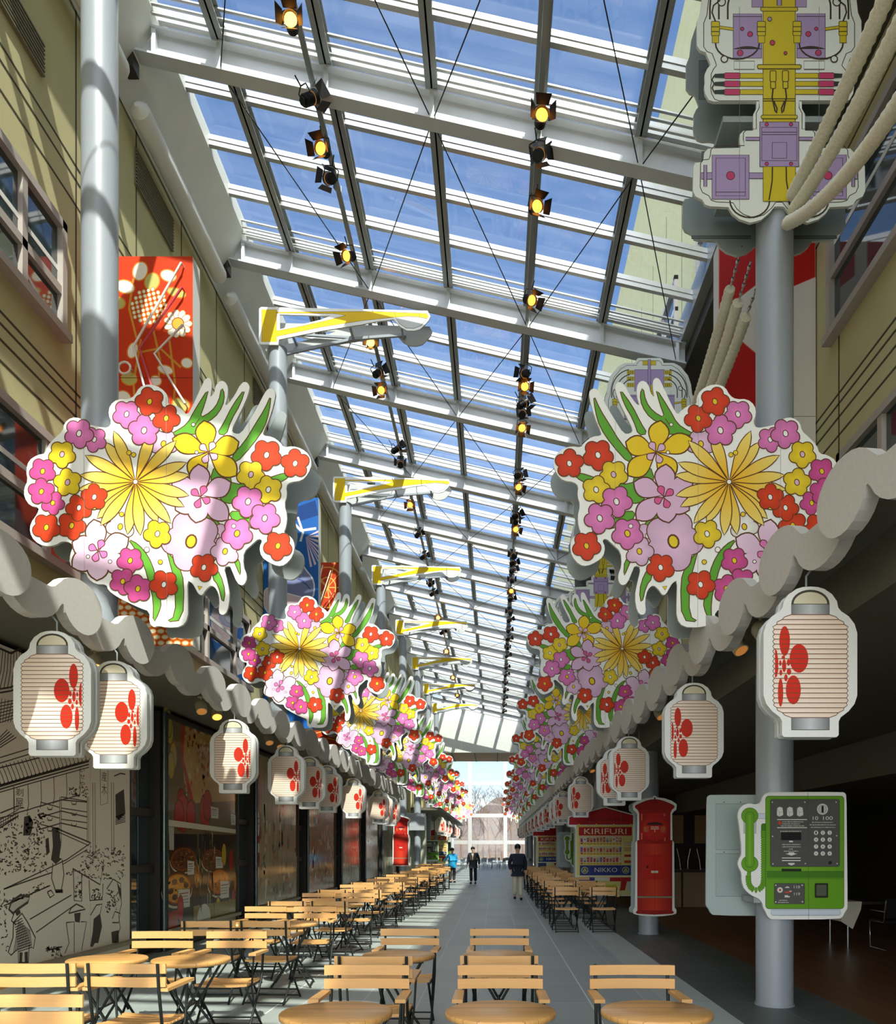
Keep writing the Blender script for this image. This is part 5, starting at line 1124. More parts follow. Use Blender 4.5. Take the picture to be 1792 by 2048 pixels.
    ln(rob+[rob[0]], 3)
    for k in range(13): ln([(76+k*2, 1740+k*13), (120+k*4.5, 1716+k*13)], 1.8); ln([(74+k*8, 1900-k*3), (100+k*5, 1730+k*4)], 1.8)
    fill([(105, 1900), (122, 1900), (118, 1955), (104, 1955)]); fill([(132, 1900), (150, 1895), (150, 1955), (134, 1955)])
    ln([(370, 1690), (385, 1660), (412, 1640), (445, 1655), (460, 1668), (430, 1674), (372, 1690)], 3); fill([(400, 1690), (435, 1685), (430, 1740), (404, 1735)])
    ln([(357, 1740), (400, 1735), (400, 1900)], 2.6); ln([(357, 1740), (372, 1850), (350, 1905)], 2.6); ln([(436, 1735), (466, 1735), (450, 1830), (440, 1890)], 2.6)
    fill([(505, 1720), (540, 1690), (550, 1760), (530, 1850), (512, 1850), (500, 1870), (486, 1870), (500, 1790)]); ln([(488, 1700), (520, 1645), (550, 1640), (540, 1690)], 3)
    ln([(575, 1560), (610, 1505), (650, 1530), (655, 1640), (640, 1700), (648, 1770), (620, 1850)], 3); fill([(600, 1790), (640, 1780), (640, 1850), (604, 1850)]); ln([(605, 1720), (620, 1680), (648, 1690), (640, 1740), (605, 1740)], 3); fill([(630, 1520), (652, 1560), (650, 1620), (640, 1580)])
    scribble(575, 1560, 640, 1680, 40); ln([(395, 1450), (540, 1535), (560, 1400)], 3); ln([(395, 1450), (400, 1620), (440, 1625), (440, 1480)], 3); ln([(480, 1510), (484, 1620), (552, 1615), (555, 1530)], 3); scribble(405, 1500, 440, 1610, 26, 10); scribble(490, 1550, 550, 1610, 26, 10)
    scribble(250, 1870, 330, 1920, 30); ln([(250, 1890), (335, 1870)], 3)
    for u in (330, 560, 800, 1020): a.line([(u, -1), (u, -(EYE+HL0)*100)], 0.6, (170, 160, 148))
    a.L += 2; a.build('printed_wall_panel', INK, t)
    b = MB(); b.box(3.0, 11.3, -0.02, 0.0, 0.0, 0.06); b.build('base_strip', M_WHITE, t)
mural()

def poster_base(name, y0, y1, label, bg):
    t = thing(name, label, 'shop poster', (SX-0.02, y0, 0), PI/2, 'shop-window posters')
    a = Art(0, 0, 0.01); a.mb.box(0, y1-y0, 0, 0.06, 0.10, EYE+HL0-0.02, bg); a.L += 1
    return t, a
def finish_poster(t, a, w_):
    a.build('printed_film', GLOSSY_INK, t)
    f = MB(); f.box(-0.05, 0.02, -0.03, 0.08, 0.0, EYE+HL0); f.box(w_-0.02, w_+0.05, -0.03, 0.08, 0.0, EYE+HL0); f.box(0, w_, -0.03, 0.08, 0.0, 0.10); f.box(0, w_, -0.03, 0.08, EYE+HL0-0.08, EYE+HL0); f.build('window_frame', M_DARK, t)
    s_ = MB(); s_.box(0, w_, -0.09, -0.03, 0.28, 0.34); s_.build('sill_rail', mat('pale_window_sill', (160, 150, 128), 0.5), t)
def pizza_poster():
    y0, y1 = 12.6, 16.05
    t, a = poster_base('food_poster', y0, y1, 'glossy window poster of pizzas with price cards beside the mural', (92, 78, 56)); w_ = y1-y0
    def Q(zx, zy): u, v = wall_uv(300+zx/4.268, 1400+zy/4.268); return (max(2, min(w_*100-2, u-y0*100)), max(-(EYE+HL0)*100+9, min(-12, v)))
    rn = random.Random(5)
    a.poly([Q(100, 60), Q(740, 220), Q(740, 1150), Q(100, 1200)], (112, 92, 60)); a.poly([Q(100, 1290), Q(740, 1240), Q(740, 1950), Q(100, 1990)], (70, 58, 44))
    a.poly([Q(90, 100), Q(170, 120), Q(180, 1250), Q(100, 1250)], (120, 112, 92)); a.poly([Q(290, 110), Q(560, 200), Q(740, 360), Q(740, 860), Q(590, 870), Q(400, 880), Q(300, 700)], (196, 150, 84))
    for _ in range(90):
        zx, zy = rn.uniform(300, 560), rn.uniform(200, 820); p = Q(zx, zy); a.ell(p[0], p[1], rn.uniform(2, 7), rn.uniform(2, 6), rn.choice(((150, 84, 44), (220, 190, 120), (176, 60, 36), (190, 160, 70))), None, 3, rn.uniform(0, 3), 8); a.L -= 1
    a.L += 1; a.poly([Q(272, 200), Q(310, 110), Q(296, 500), Q(380, 850), Q(350, 850), Q(275, 500)], (170, 50, 30))
    for zx, zy in ((150, 130), (180, 260), (210, 480), (190, 560), (170, 200)): p = Q(zx, zy); a.ell(p[0], p[1], 14, 22, (176, 158, 70), (110, 96, 40), 2); 
    for zx, zy, r in ((275, 860, 16), (290, 960, 26), (260, 980, 20), (360, 980, 20), (480, 960, 26), (500, 900, 22)): p = Q(zx, zy); a.ell(p[0], p[1], r, r*1.25, (172, 36, 26), (110, 20, 16), 2)
    a.poly([Q(160, 1020), Q(740, 1105), Q(740, 1140), Q(160, 1075)], (222, 214, 190)); a.poly([Q(120, 1140), Q(740, 1150), Q(740, 1260), Q(120, 1280)], (46, 36, 32))
    a.poly([Q(170, 1080), Q(215, 1085), Q(215, 1280), Q(175, 1280)], (190, 186, 170)); a.poly([Q(100, 1320), Q(170, 1300), Q(180, 1480), Q(120, 1800), Q(95, 1900)], (160, 150, 128))
    def pizza(zx, zy, rx, ry, base, tops, dots):
        c = Q(zx, zy); k = abs(Q(zx+rx, zy)[0]-c[0]); q = abs(Q(zx, zy+ry)[1]-c[1])
        a.ell(c[0], c[1]+q*.16, k*1.05, q*1.05, (214, 206, 176)); a.ell(c[0], c[1], k, q, (150, 80, 34), (90, 44, 20), 3, 0, 28); a.ell(c[0], c[1], k*.86, q*.86, base, None, 3, 0, 28)
        for _ in range(46):
            r, th = rn.random()**.5*.8, rn.uniform(0, 6.3); a.ell(c[0]+k*r*math.cos(th), c[1]+q*r*math.sin(th), k*.07, q*.06, rn.choice(tops), None, 3, 0, 8); a.L -= 1
        a.L += 1
        for dx, dy in dots: a.ell(c[0]+k*dx, c[1]+q*dy, k*.17, q*.15, (44, 30, 44), (90, 60, 30), 2, 0, 14)
    pizza(300, 1360, 105, 105, (112, 60, 34), ((80, 44, 30), (150, 90, 50), (176, 130, 70)), ()); pizza(550, 1360, 90, 95, (120, 70, 40), ((90, 50, 34), (170, 110, 60)), ())
    pizza(600, 1550, 88, 115, (206, 116, 40), ((220, 150, 60), (190, 80, 30)), ()); pizza(245, 1610, 120, 140, (224, 150, 50), ((232, 176, 70), (206, 116, 40)), ((-.2, -.42), (.28, -.5), (.6, -.15), (-.45, .1), (-.18, .5)))
    pizza(735, 1560, 45, 100, (200, 130, 60), ((190, 60, 40), (220, 170, 90)), ())
    for zx, zy, cw, ch in ((358, 1430, 58, 120), (600, 1385, 62, 100), (300, 1690, 100, 150), (645, 1615, 74, 140), (560, 960, 64, 110), (718, 1020, 40, 100)):
        p0 = Q(zx-cw/2, zy-ch/2); p1 = Q(zx+cw/2, zy+ch/2); a.poly([p0, (p1[0], p0[1]+2), p1, (p0[0]+1, p1[1])], (220, 214, 200), (120, 110, 96), 1)
        for k in range(4): a.line([(p0[0]+4, p0[1]+(p1[1]-p0[1])*(.25+.16*k)), (p1[0]-4-rn.uniform(0, 8), p0[1]+(p1[1]-p0[1])*(.25+.16*k))], 1.6, (150, 70, 50) if k == 0 else (150, 144, 136))
    for zx, zy, c in ((640, 1320, (200, 160, 50)), (700, 1370, (170, 40, 30)), (410, 1500, (190, 110, 40)), (590, 1780, (206, 176, 60)), (690, 1790, (196, 160, 50)), (720, 1700, (170, 60, 40)), (270, 1780, (190, 60, 34))): p = Q(zx, zy); a.ell(p[0], p[1], 13, 22, c, (90, 60, 30), 2)
    a.poly([Q(380, 1760), Q(740, 1700), Q(740, 1880), Q(380, 1900)], (150, 130, 60)); a.poly([Q(125, 1820), Q(250, 1790), Q(250, 1950), Q(160, 1960)], (180, 70, 34)); p = Q(470, 1860); a.ell(p[0], p[1], 34, 26, (222, 218, 206), (120, 110, 100), 2)
    for _ in range(60):
        zx = rn.uniform(400, 560); zy = rn.uniform(1060, 1720); p = Q(zx, zy); a.poly([p, (p[0]+rn.uniform(3, 9), p[1]+4), (p[0]+rn.uniform(0, 6), p[1]+rn.uniform(14, 40))], rn.choice(((120, 100, 70), (70, 50, 36), (170, 160, 110), (90, 84, 60)))); a.L -= 1
    a.L += 1; finish_poster(t, a, w_)
pizza_poster()
def streak_poster(y0, y1, label, pal, seed, extra=None):
    pal = [tuple(min(255, int(c*1.22)) for c in p) for p in pal]; t, a = poster_base('shop_poster', y0, y1, label, pal[0]); w_ = (y1-y0)*100; rn = random.Random(seed); Ht = (EYE+HL0)*100-10
    for _ in range(36):
        u = rn.uniform(2, w_-22); v = rn.uniform(20, Ht-60); a.poly([(u, -v), (u+rn.uniform(8, 20), -v-rn.uniform(0, 10)), (u+rn.uniform(8, 20), -v-rn.uniform(20, 50)), (u, -v-rn.uniform(20, 50))], rn.choice(pal[1:])); a.L -= 1
    a.L += 1
    for _ in range(150):
        u = rn.uniform(2, w_-6); v = rn.uniform(14, Ht-90); L = rn.uniform(20, 85); d = rn.uniform(.6, 3); a.poly([(u, -v), (u+d, -v), (u+d*.7, -v-L), (u+d*.2, -v-L)], rn.choice(pal)); a.L -= 1
    a.L += 1
    for _ in range(40):
        u = rn.uniform(10, w_-12); v = rn.uniform(30, Ht*.55); a.ell(u, -v, rn.uniform(3, 9), rn.uniform(4, 14), rn.choice(pal[1:]), None, 3, rn.uniform(0, 3), 10); a.L -= 1
    a.L += 1
    if extra: extra(a, w_, Ht)
    finish_poster(t, a, y1-y0)
def ex_red(a, w_, Ht):
    a.rect(2, -Ht, 26, -120, (168, 36, 28)); a.ell(16, -215, 13, 30, (214, 206, 196), (168, 30, 24), 6); a.text('円', 9, -228, 23, -202, (40, 40, 60)); a.rect(8, -172, 24, -152, (206, 200, 190))
    a.rect(w_-14, -Ht, w_-2, -140, (150, 40, 34))
streak_poster(17.35, 20.95, 'glossy poster with a red edge strip between the second and third door slots', [(150, 132, 104), (120, 96, 70), (176, 160, 130), (96, 80, 60), (150, 70, 44), (196, 188, 170), (90, 100, 90)], 21, ex_red)
streak_poster(22.15, 25.85, 'orange-brown glossy poster with small pasted cards', [(140, 92, 50), (190, 120, 60), (110, 64, 36), (200, 160, 100), (170, 50, 34), (206, 200, 180), (90, 110, 60)], 22, lambda a, w_, Ht: [a.rect(40+28*i, -250-26*j, 62+28*i, -232-26*j, random.Random(i*5+j).choice(((214, 206, 190), (190, 60, 50), (90, 120, 160), (206, 190, 90)))) for i in range(4) for j in range(4)])
streak_poster(27.05, 30.65, 'pale grey-brown glossy poster, fourth among the shop windows', [(160, 146, 122), (130, 116, 94), (190, 182, 160), (96, 84, 70), (206, 200, 186), (150, 120, 90)], 23)
streak_poster(31.95, 35.45, 'olive-brown glossy poster, fifth among the shop windows', [(126, 108, 76), (150, 130, 96), (96, 80, 56), (176, 160, 130), (140, 90, 56)], 24)
streak_poster(36.7, 41.5, 'dark glossy poster behind the sunlit red postbox sign', [(104, 92, 76), (140, 126, 106), (70, 84, 90), (120, 70, 54), (170, 160, 140)], 25)

# ------------------------------------------------------------ folding chairs and round tables
def chair_proto():
    t = thing('folding_armchair', 'x', 'chair')
    b = MB(); n = 8
    for k in range(7):
        y0 = -0.20+k*0.055; z = 0.445+0.012*((k-3)/3)**2
        for i in range(6):
            xa, xb = -0.225+0.075*i, -0.225+0.075*(i+1); za = z-0.010*(1-(xa/.225)**2); zb = z-0.010*(1-(xb/.225)**2)
            b.add([(xa, y0, za), (xb, y0, zb), (xb, y0+0.045, zb), (xa, y0+0.045, za), (xa, y0, za-0.02), (xb, y0, zb-0.02), (xb, y0+0.045, zb-0.02), (xa, y0+0.045, za-0.02)], [(0, 1, 2, 3), (7, 6, 5, 4), (0, 4, 5, 1), (2, 6, 7, 3), (0, 3, 7, 4), (1, 5, 6, 2)])
    b.build('seat', M_SEAT, t)
    for z0 in (0.715, 0.803):
        b = MB(); W2 = 0.275; pr = []
        for i in range(11):
            x = -W2+2*W2*i/10; y = 0.205+0.022*(1-(x/W2)**2); pr += [(x, y, z0), (x, y, z0+0.064), (x, y+0.018, z0+0.064), (x, y+0.018, z0)]
        fs = []
        for i in range(10):
            for q in range(4): fs.append((4*i+q, 4*i+(q+1) % 4, 4*i+4+(q+1) % 4, 4*i+4+q))
        b.add(pr, fs+[(3, 2, 1, 0), (40, 41, 42, 43)]); b.build('backrest_slat', M_WOODX, t)
    for sx in (-1, 1):
        b = MB(); b.add([(sx*(0.262+dx), y, z+dz) for z in (0,) for y, dx0, z in ((0.22, -0.028, 0.685), (-0.17, -0.032, 0.695)) for dx, dz in ((dx0, 0), (-dx0, 0), (-dx0, 0.022), (dx0, 0.022))],
              [(0, 1, 2, 3), (7, 6, 5, 4), (0, 4, 5, 1), (1, 5, 6, 2), (2, 6, 7, 3), (3, 7, 4, 0)]); b.build('armrest', M_WOODX, t)
        b = MB(); b.tube([(sx*0.235, 0.250, 0.87), (sx*0.235, 0.232, 0.70), (sx*0.235, 0.185, 0.45), (sx*0.235, -0.235, 0.0)], 0.011, 7); b.build('leg', M_IRON, t)
        b = MB(); b.tube([(sx*0.215, -0.205, 0.43), (sx*0.215, 0.265, 0.0)], 0.011, 7); b.build('leg', M_IRON, t)
        b = MB(); b.tube([(sx*0.262, -0.13, 0.69), (sx*0.245, -0.13, 0.42), (sx*0.225, 0.02, 0.20)], 0.009, 6); b.build('arm_support', M_IRON, t)
        b = MB(); b.tube([(sx*0.225, -0.205, 0.425), (sx*0.225, 0.19, 0.425)], 0.010, 6); b.build('seat_rail', M_IRON, t)
    for y, z, w_ in ((-0.218, 0.02, .235), (0.248, 0.02, .215), (-0.135, 0.10, .235), (0.15, 0.10, .215)):
        b = MB(); b.cyl((-w_, y, z), (w_, y, z), 0.008, 6); b.build('crossbar', M_IRON, t)
    return t
def table_proto():
    t = thing('round_table', 'x', 'table')
    b = MB(); b.lathe([(0, 0.705), (0.285, 0.705), (0.300, 0.712), (0.302, 0.735), (0.296, 0.742), (0, 0.742)], 48); b.build('tabletop', M_TOP, t)
    for i in range(4):
        sx = (-1, 1)[i % 2]; y = (-0.16, 0.16)[i//2]
        b = MB(); b.tube([(sx*0.20, y, 0.70), (sx*0.02, y*.9, 0.38), (-sx*0.23, y*1.25, 0.0)], 0.011, 7); b.build('leg', M_IRON, t)
    for x, q, z in ((-0.22, 0.2, 0.03), (0.22, 0.2, 0.03), (0, 0.15, 0.37)): b = MB(); b.cyl((x, -q, z), (x, q, z), 0.009, 6); b.build('brace', M_IRON, t)
    for y in (-0.17, 0.145): b = MB(); b.box(-0.22, 0.22, y, y+0.025, 0.69, 0.705); b.build('top_rail', M_IRON, t)
    return t
chair0 = table0 = None
rj = random.Random(12)
def chair(x, y, away, label, group, jit=3.0):
    global chair0
    if chair0 is None: c = chair0 = chair_proto()
    else: c = copy_tree(chair0)
    c.location = (x, y, 0); c.rotation_euler = (0, 0, (PI if away else 0)+math.radians(rj.uniform(-jit, jit))); return tag(c, label, 'chair', group)
def table(x, y, label, group, rz=0.0):
    global table0
    if table0 is None: t = table0 = table_proto()
    else: t = copy_tree(table0)
    t.location = (x, y, 0); t.rotation_euler = (0, 0, rz); return tag(t, label, 'table', group)
GA = 'folding armchairs in the middle of the arcade'; GT = 'round tables in the middle of the arcade'
MID = ['under the flower signs', 'in line with the walking people', 'towards the telephone sign']
nm = ('half-sunlit', 'shaded', 'darker')
table(-0.86, 4.33, 'round slatted table half in sun at the front of the arcade', GT); chair(-0.83, 4.97, False, 'armchair facing the viewer behind the half-sunlit front table', GA, 1)
table(0.03, 4.36, 'round slatted table in the shaded middle at the front', GT); chair(0.035, 4.97, False, 'armchair facing the viewer behind the shaded middle front table', GA, 1)
table(0.88, 4.36, 'round slatted table at the front on the telephone-sign side', GT); chair(0.89, 4.97, False, 'armchair facing the viewer alone on the telephone-sign side', GA, 1)
table(-0.80, 6.65, 'small round table in the second row, sunlit one', GT); chair(-0.85, 5.83, True, 'armchair with its back to the viewer at the sunlit second-row table', GA, 1); chair(-0.80, 7.28, False, 'armchair facing the viewer behind the sunlit second-row table', GA, 1)
table(0.03, 6.65, 'small round table in the second row, shaded one', GT); chair(0.03, 5.86, True, 'armchair with its back to the viewer at the shaded second-row table', GA, 1); chair(0.04, 7.28, False, 'armchair facing the viewer behind the shaded second-row table', GA, 1)
# shop side: two files of tables, each with a chair before and behind
chair(-2.40, 3.92, False, 'armchair at the front corner by the mural, facing the viewer', 'folding armchairs along the shop windows')
for k in range(9):
    y = 6.40+3.05*k
    for c, (xa, nm_) in enumerate(((-3.07+0.045*k, 'wall file'), (-2.40+0.04*k, 'aisle file'))):
        g = 'folding armchairs along the shop windows'
        table(xa-0.03, y, 'round slatted table by the shop windows, %s of the %s' % (ORD[k], nm_), 'round tables along the shop windows', rj.uniform(-.2, .2))
        chair(xa+(0.03 if c == 0 else -0.02), y-0.92, True, 'armchair with its back to the viewer, %s table of the shop-side %s' % (ORD[k], nm_), g, 5)
        chair(xa+0.05, y+0.66, False, 'armchair facing the viewer, %s table of the shop-side %s' % (ORD[k], nm_), g, 5)
for i, x in enumerate((-3.25, -2.62)):
    table(x, 36.0, 'distant round table beside the blue-jacketed person, %s' % ('wall side', 'aisle side')[i], 'round tables along the shop windows')
    chair(x, 35.15, True, 'distant armchair before the %s table near the blue-jacketed person' % ('wall-side', 'aisle-side')[i], 'folding armchairs along the shop windows'); chair(x, 36.8, False, 'distant armchair behind the %s table near the blue-jacketed person' % ('wall-side', 'aisle-side')[i], 'folding armchairs along the shop windows')
for k in range(6):
    y = 16.4+3.0*k
    for c, (xa, nm_) in enumerate(((1.37, 'aisle file'), (2.10, 'column file'))):
        g = 'folding armchairs by the kiosk sign'
        table(xa, y, 'round table by the kiosk sign, %s of the %s' % (ORD[k], nm_), 'round tables by the kiosk sign', rj.uniform(-.2, .2))
        if not (k == 2 and c == 1): chair(xa, y-0.85, True, 'armchair with its back to the viewer, %s kiosk-side table of the %s' % (ORD[k], nm_), g, 4)
        chair(xa+0.03, y+0.78, False, 'armchair facing the viewer, %s kiosk-side table of the %s' % (ORD[k], nm_), g, 4)

# ------------------------------------------------------------ distant bright metal chairs
def metal_chair():
    b = MB()
    for sx in (-1, 1):
        b.tube([(sx*0.22, 0.22, 0.82), (sx*0.22, 0.18, 0.45), (sx*0.24, 0.26, 0)], 0.02, 6); b.tube([(sx*0.22, -0.2, 0.45), (sx*0.24, -0.24, 0)], 0.02, 6)
    b.box(-0.23, 0.23, -0.22, 0.2, 0.43, 0.46); b.box(-0.22, 0.22, 0.19, 0.215, 0.56, 0.8); return b
mc0 = None; k = 0; rm = random.Random(2)
for r in range(3):
    for i in range(8):
        x = -2.4+0.72*i+rm.uniform(-.1, .1); y = 60.0+2.6*r+rm.uniform(-.3, .3)
        if mc0 is None: o = mc0 = metal_chair().build('metal_chair', mat('pale_metal_chair', (196, 200, 204), 0.4, 0.2))
        else: o = put('metal_chair', mc0)
        o.location = (x, y, 0); o.rotation_euler = (0, 0, rm.uniform(0, 6)); tag(o, 'small bright metal chair among those crowded before the glass end wall', 'chair', 'bright metal chairs before the end wall')

# ------------------------------------------------------------ the dim dining area
t = thing('dining_table', 'dark dining table with a white cloth behind the telephone sign', 'table', (6.25, 13.5, 0))
b = MB(); b.box(-0.5, 1.1, -0.4, 0.4, 0.70, 0.74); b.build('tabletop', M_DARK, t)
for x in (-0.45, 1.05):
    for y in (-0.35, 0.35): q = MB(); q.cyl((x, y, 0), (x, y, 0.70), 0.018, 8); q.build('leg', M_CHROME, t)
b = MB(); b.add([(-0.55, -0.42, 0.745), (-0.25, -0.42, 0.745), (-0.25, 0.42, 0.745), (-0.55, 0.42, 0.745), (-0.60, -0.44, 0.42), (-0.42, -0.46, 0.30), (-0.27, -0.43, 0.62), (-0.60, 0.44, 0.42)], [(0, 1, 2, 3), (0, 4, 5, 6, 1), (0, 3, 7, 4)])
tag(b.build('white_tablecloth', mat('white_cloth', (206, 202, 184), 0.8), None, (6.25, 13.5, 0)), 'white tablecloth hanging off the dark dining table', 'tablecloth')
def tube_chair(x, y, rz, label):
    t = thing('cantilever_chair', label, 'chair', (x, y, 0), rz, 'cantilever chairs in the dining area')
    for sx in (-1, 1):
        b = MB(); b.tube([(sx*0.25, 0.25, 0.02), (sx*0.25, -0.25, 0.02), (sx*0.25, -0.27, 0.45), (sx*0.25, 0.2, 0.45), (sx*0.25, 0.28, 0.8)], 0.012, 8); b.tube([(sx*0.25, -0.26, 0.62), (sx*0.25, 0.23, 0.62)], 0.011, 6); b.build('side_frame', M_CHROME, t)
    b = MB(); b.box(-0.24, 0.24, -0.25, 0.22, 0.44, 0.48); b.build('seat', M_BLACK, t); b = MB(); b.box(-0.24, 0.24, 0.22, 0.25, 0.52, 0.82); b.build('backrest', M_BLACK, t)
tube_chair(6.35, 12.75, PI, 'black tubular chair in front of the dark dining table, nearer the telephone sign'); tube_chair(7.0, 12.7, PI-.2, 'black tubular chair in front of the dark dining table, deeper in the room')
c = thing('counter', 'dim serving counter with panel front between the postbox and telephone signs', 'counter', (5.3, 22.2, 0))
for i in range(5):
    b = MB(); b.box(-0.9+0.75*i, -0.2+0.75*i, -0.3, 0.3, 0.0, 0.95); b.build('panel', mat('counter_panel', (150, 128, 96), 0.6), c)
b = MB(); b.box(-0.95, 3.0, -0.38, 0.36, 0.95, 1.02); b.build('worktop', M_DARK, c)
for i in range(6):
    b = MB(); x = -0.7+0.55*i
    b.tube([(x, 0, 1.02), (x-0.02, 0, 1.25), (x-0.10, 0, 1.6)], 0.012, 6); b.tube([(x+0.2, 0, 1.02), (x+0.2, 0, 1.25), (x+0.27, 0, 1.6)], 0.012, 6); b.box(x, x+0.2, -0.1, 0.1, 1.02, 1.05)
    tag(b.build('upturned_chair_legs', M_CHROME, None, (5.3, 22.2, 0)), 'slim chrome rack upright on the dim serving counter', 'rack', 'chrome racks on the serving counter')
for i in range(5):
    b = MB(); b.box(-0.45, 0.45, -0.03, 0.03, -0.55, 0.55); r = tag(b.build('wall_panel', M_DARK, None, (4.9+1.15*i, 27.35, 2.25)), 'dark framed panel on the far dining wall, %s from the kiosk sign' % ORD[i], 'panel', 'framed panels on the far dining wall')
    q = MB(); q.box(-0.38, 0.38, -0.04, -0.03, -0.48, 0.48); q.build('panel_face', mat('tan_panel_face', (168, 140, 100), 0.7), r)
for i, y in enumerate((30.5, 34.5, 41, 46)):
    b = MB(); b.box(3.66, 3.74, y, y+1.6, 0.02, EYE+HR0-0.1); d = struct(b.build('door_%d' % (20+i), mat('grey_shop_door', (150, 154, 148), 0.5)), 'grey shop door on the far dining side, %s along' % ORD[i])
    q = MB(); q.box(3.62, 3.66, y+0.2, y+1.4, 0.4, 2.2); q.build('door_glass', M_DGLASS, d)
slab('wall_pilaster', mat('grey_pilaster', (160, 160, 150), 0.6), 3.1, 3.74, 36.5, 36.9, 0, EYE+HR0, 'grey pilaster between the far shops of the dining side')

# ------------------------------------------------------------ trees outside the end wall
def tree(x, y, h, seed, label):
    rn = random.Random(seed); b = MB()
    def grow(p, d, L, r, n):
        q = p+d*L; b.tube([p, p+d*L*.5+Vector((rn.uniform(-.04, .04)*L, 0, 0)), q], [r, r*.85, r*.65], 5, caps=False)
        if n == 0: return
        for _ in range(3 if n > 1 else 4):
            e = (d+Vector((rn.uniform(-.75, .75), rn.uniform(-.75, .75), rn.uniform(-.1, .5)))).normalized(); grow(q, e, L*rn.uniform(.6, .8), r*.55, n-1)
    grow(Vector((0, 0, -0.1)), Vector((rn.uniform(-.1, .1), 0, 1)).normalized(), h*.33, 0.11*h/8, 4)
    return tag(b.build('bare_tree', mat('bare_bark', (112, 92, 76), 0.9), None, (x, y, 0)), label, 'tree', 'bare trees outside the end wall')
rt = random.Random(8)
for i in range(30):
    tree(-12+0.85*i+rt.uniform(-.3, .3), 104+10*(i % 3)+rt.uniform(0, 5), rt.uniform(8, 13), 30+i, 'bare brown winter tree outside the glass end wall, %s of the line' % ORD[i])

# ------------------------------------------------------------ people
SKIN = mat('skin', (206, 160, 128), 0.55, 0, 0.03, 8); HAIR = mat('black_hair', (30, 24, 22), 0.5, 0, 0.1, 30); SHOE = mat('dark_shoe_leather', (28, 24, 22), 0.4)
def skin_mesh(name, verts, edges, radii, m, parent, sub=2):
    me = bpy.data.meshes.new(name); me.from_pydata(verts, edges, []); o = bpy.data.objects.new(name, me); COL.objects.link(o)
    s_ = o.modifiers.new('skin', 'SKIN'); s_.use_smooth_shade = True
    for i, r in enumerate(radii):
        v = me.skin_vertices[0].data[i]; v.radius = r if isinstance(r, tuple) else (r, r); v.use_root = (i == 0)
    u = o.modifiers.new('sub', 'SUBSURF'); u.levels = sub; u.render_levels = sub
    dg = bpy.context.evaluated_depsgraph_get(); nm_ = bpy.data.meshes.new_from_object(o.evaluated_get(dg)); nm_.materials.clear(); nm_.materials.append(m)
    for p in nm_.polygons: p.use_smooth = True
    bpy.data.objects.remove(o); q = bpy.data.objects.new(name, nm_); COL.objects.link(q); q.parent = parent; return q
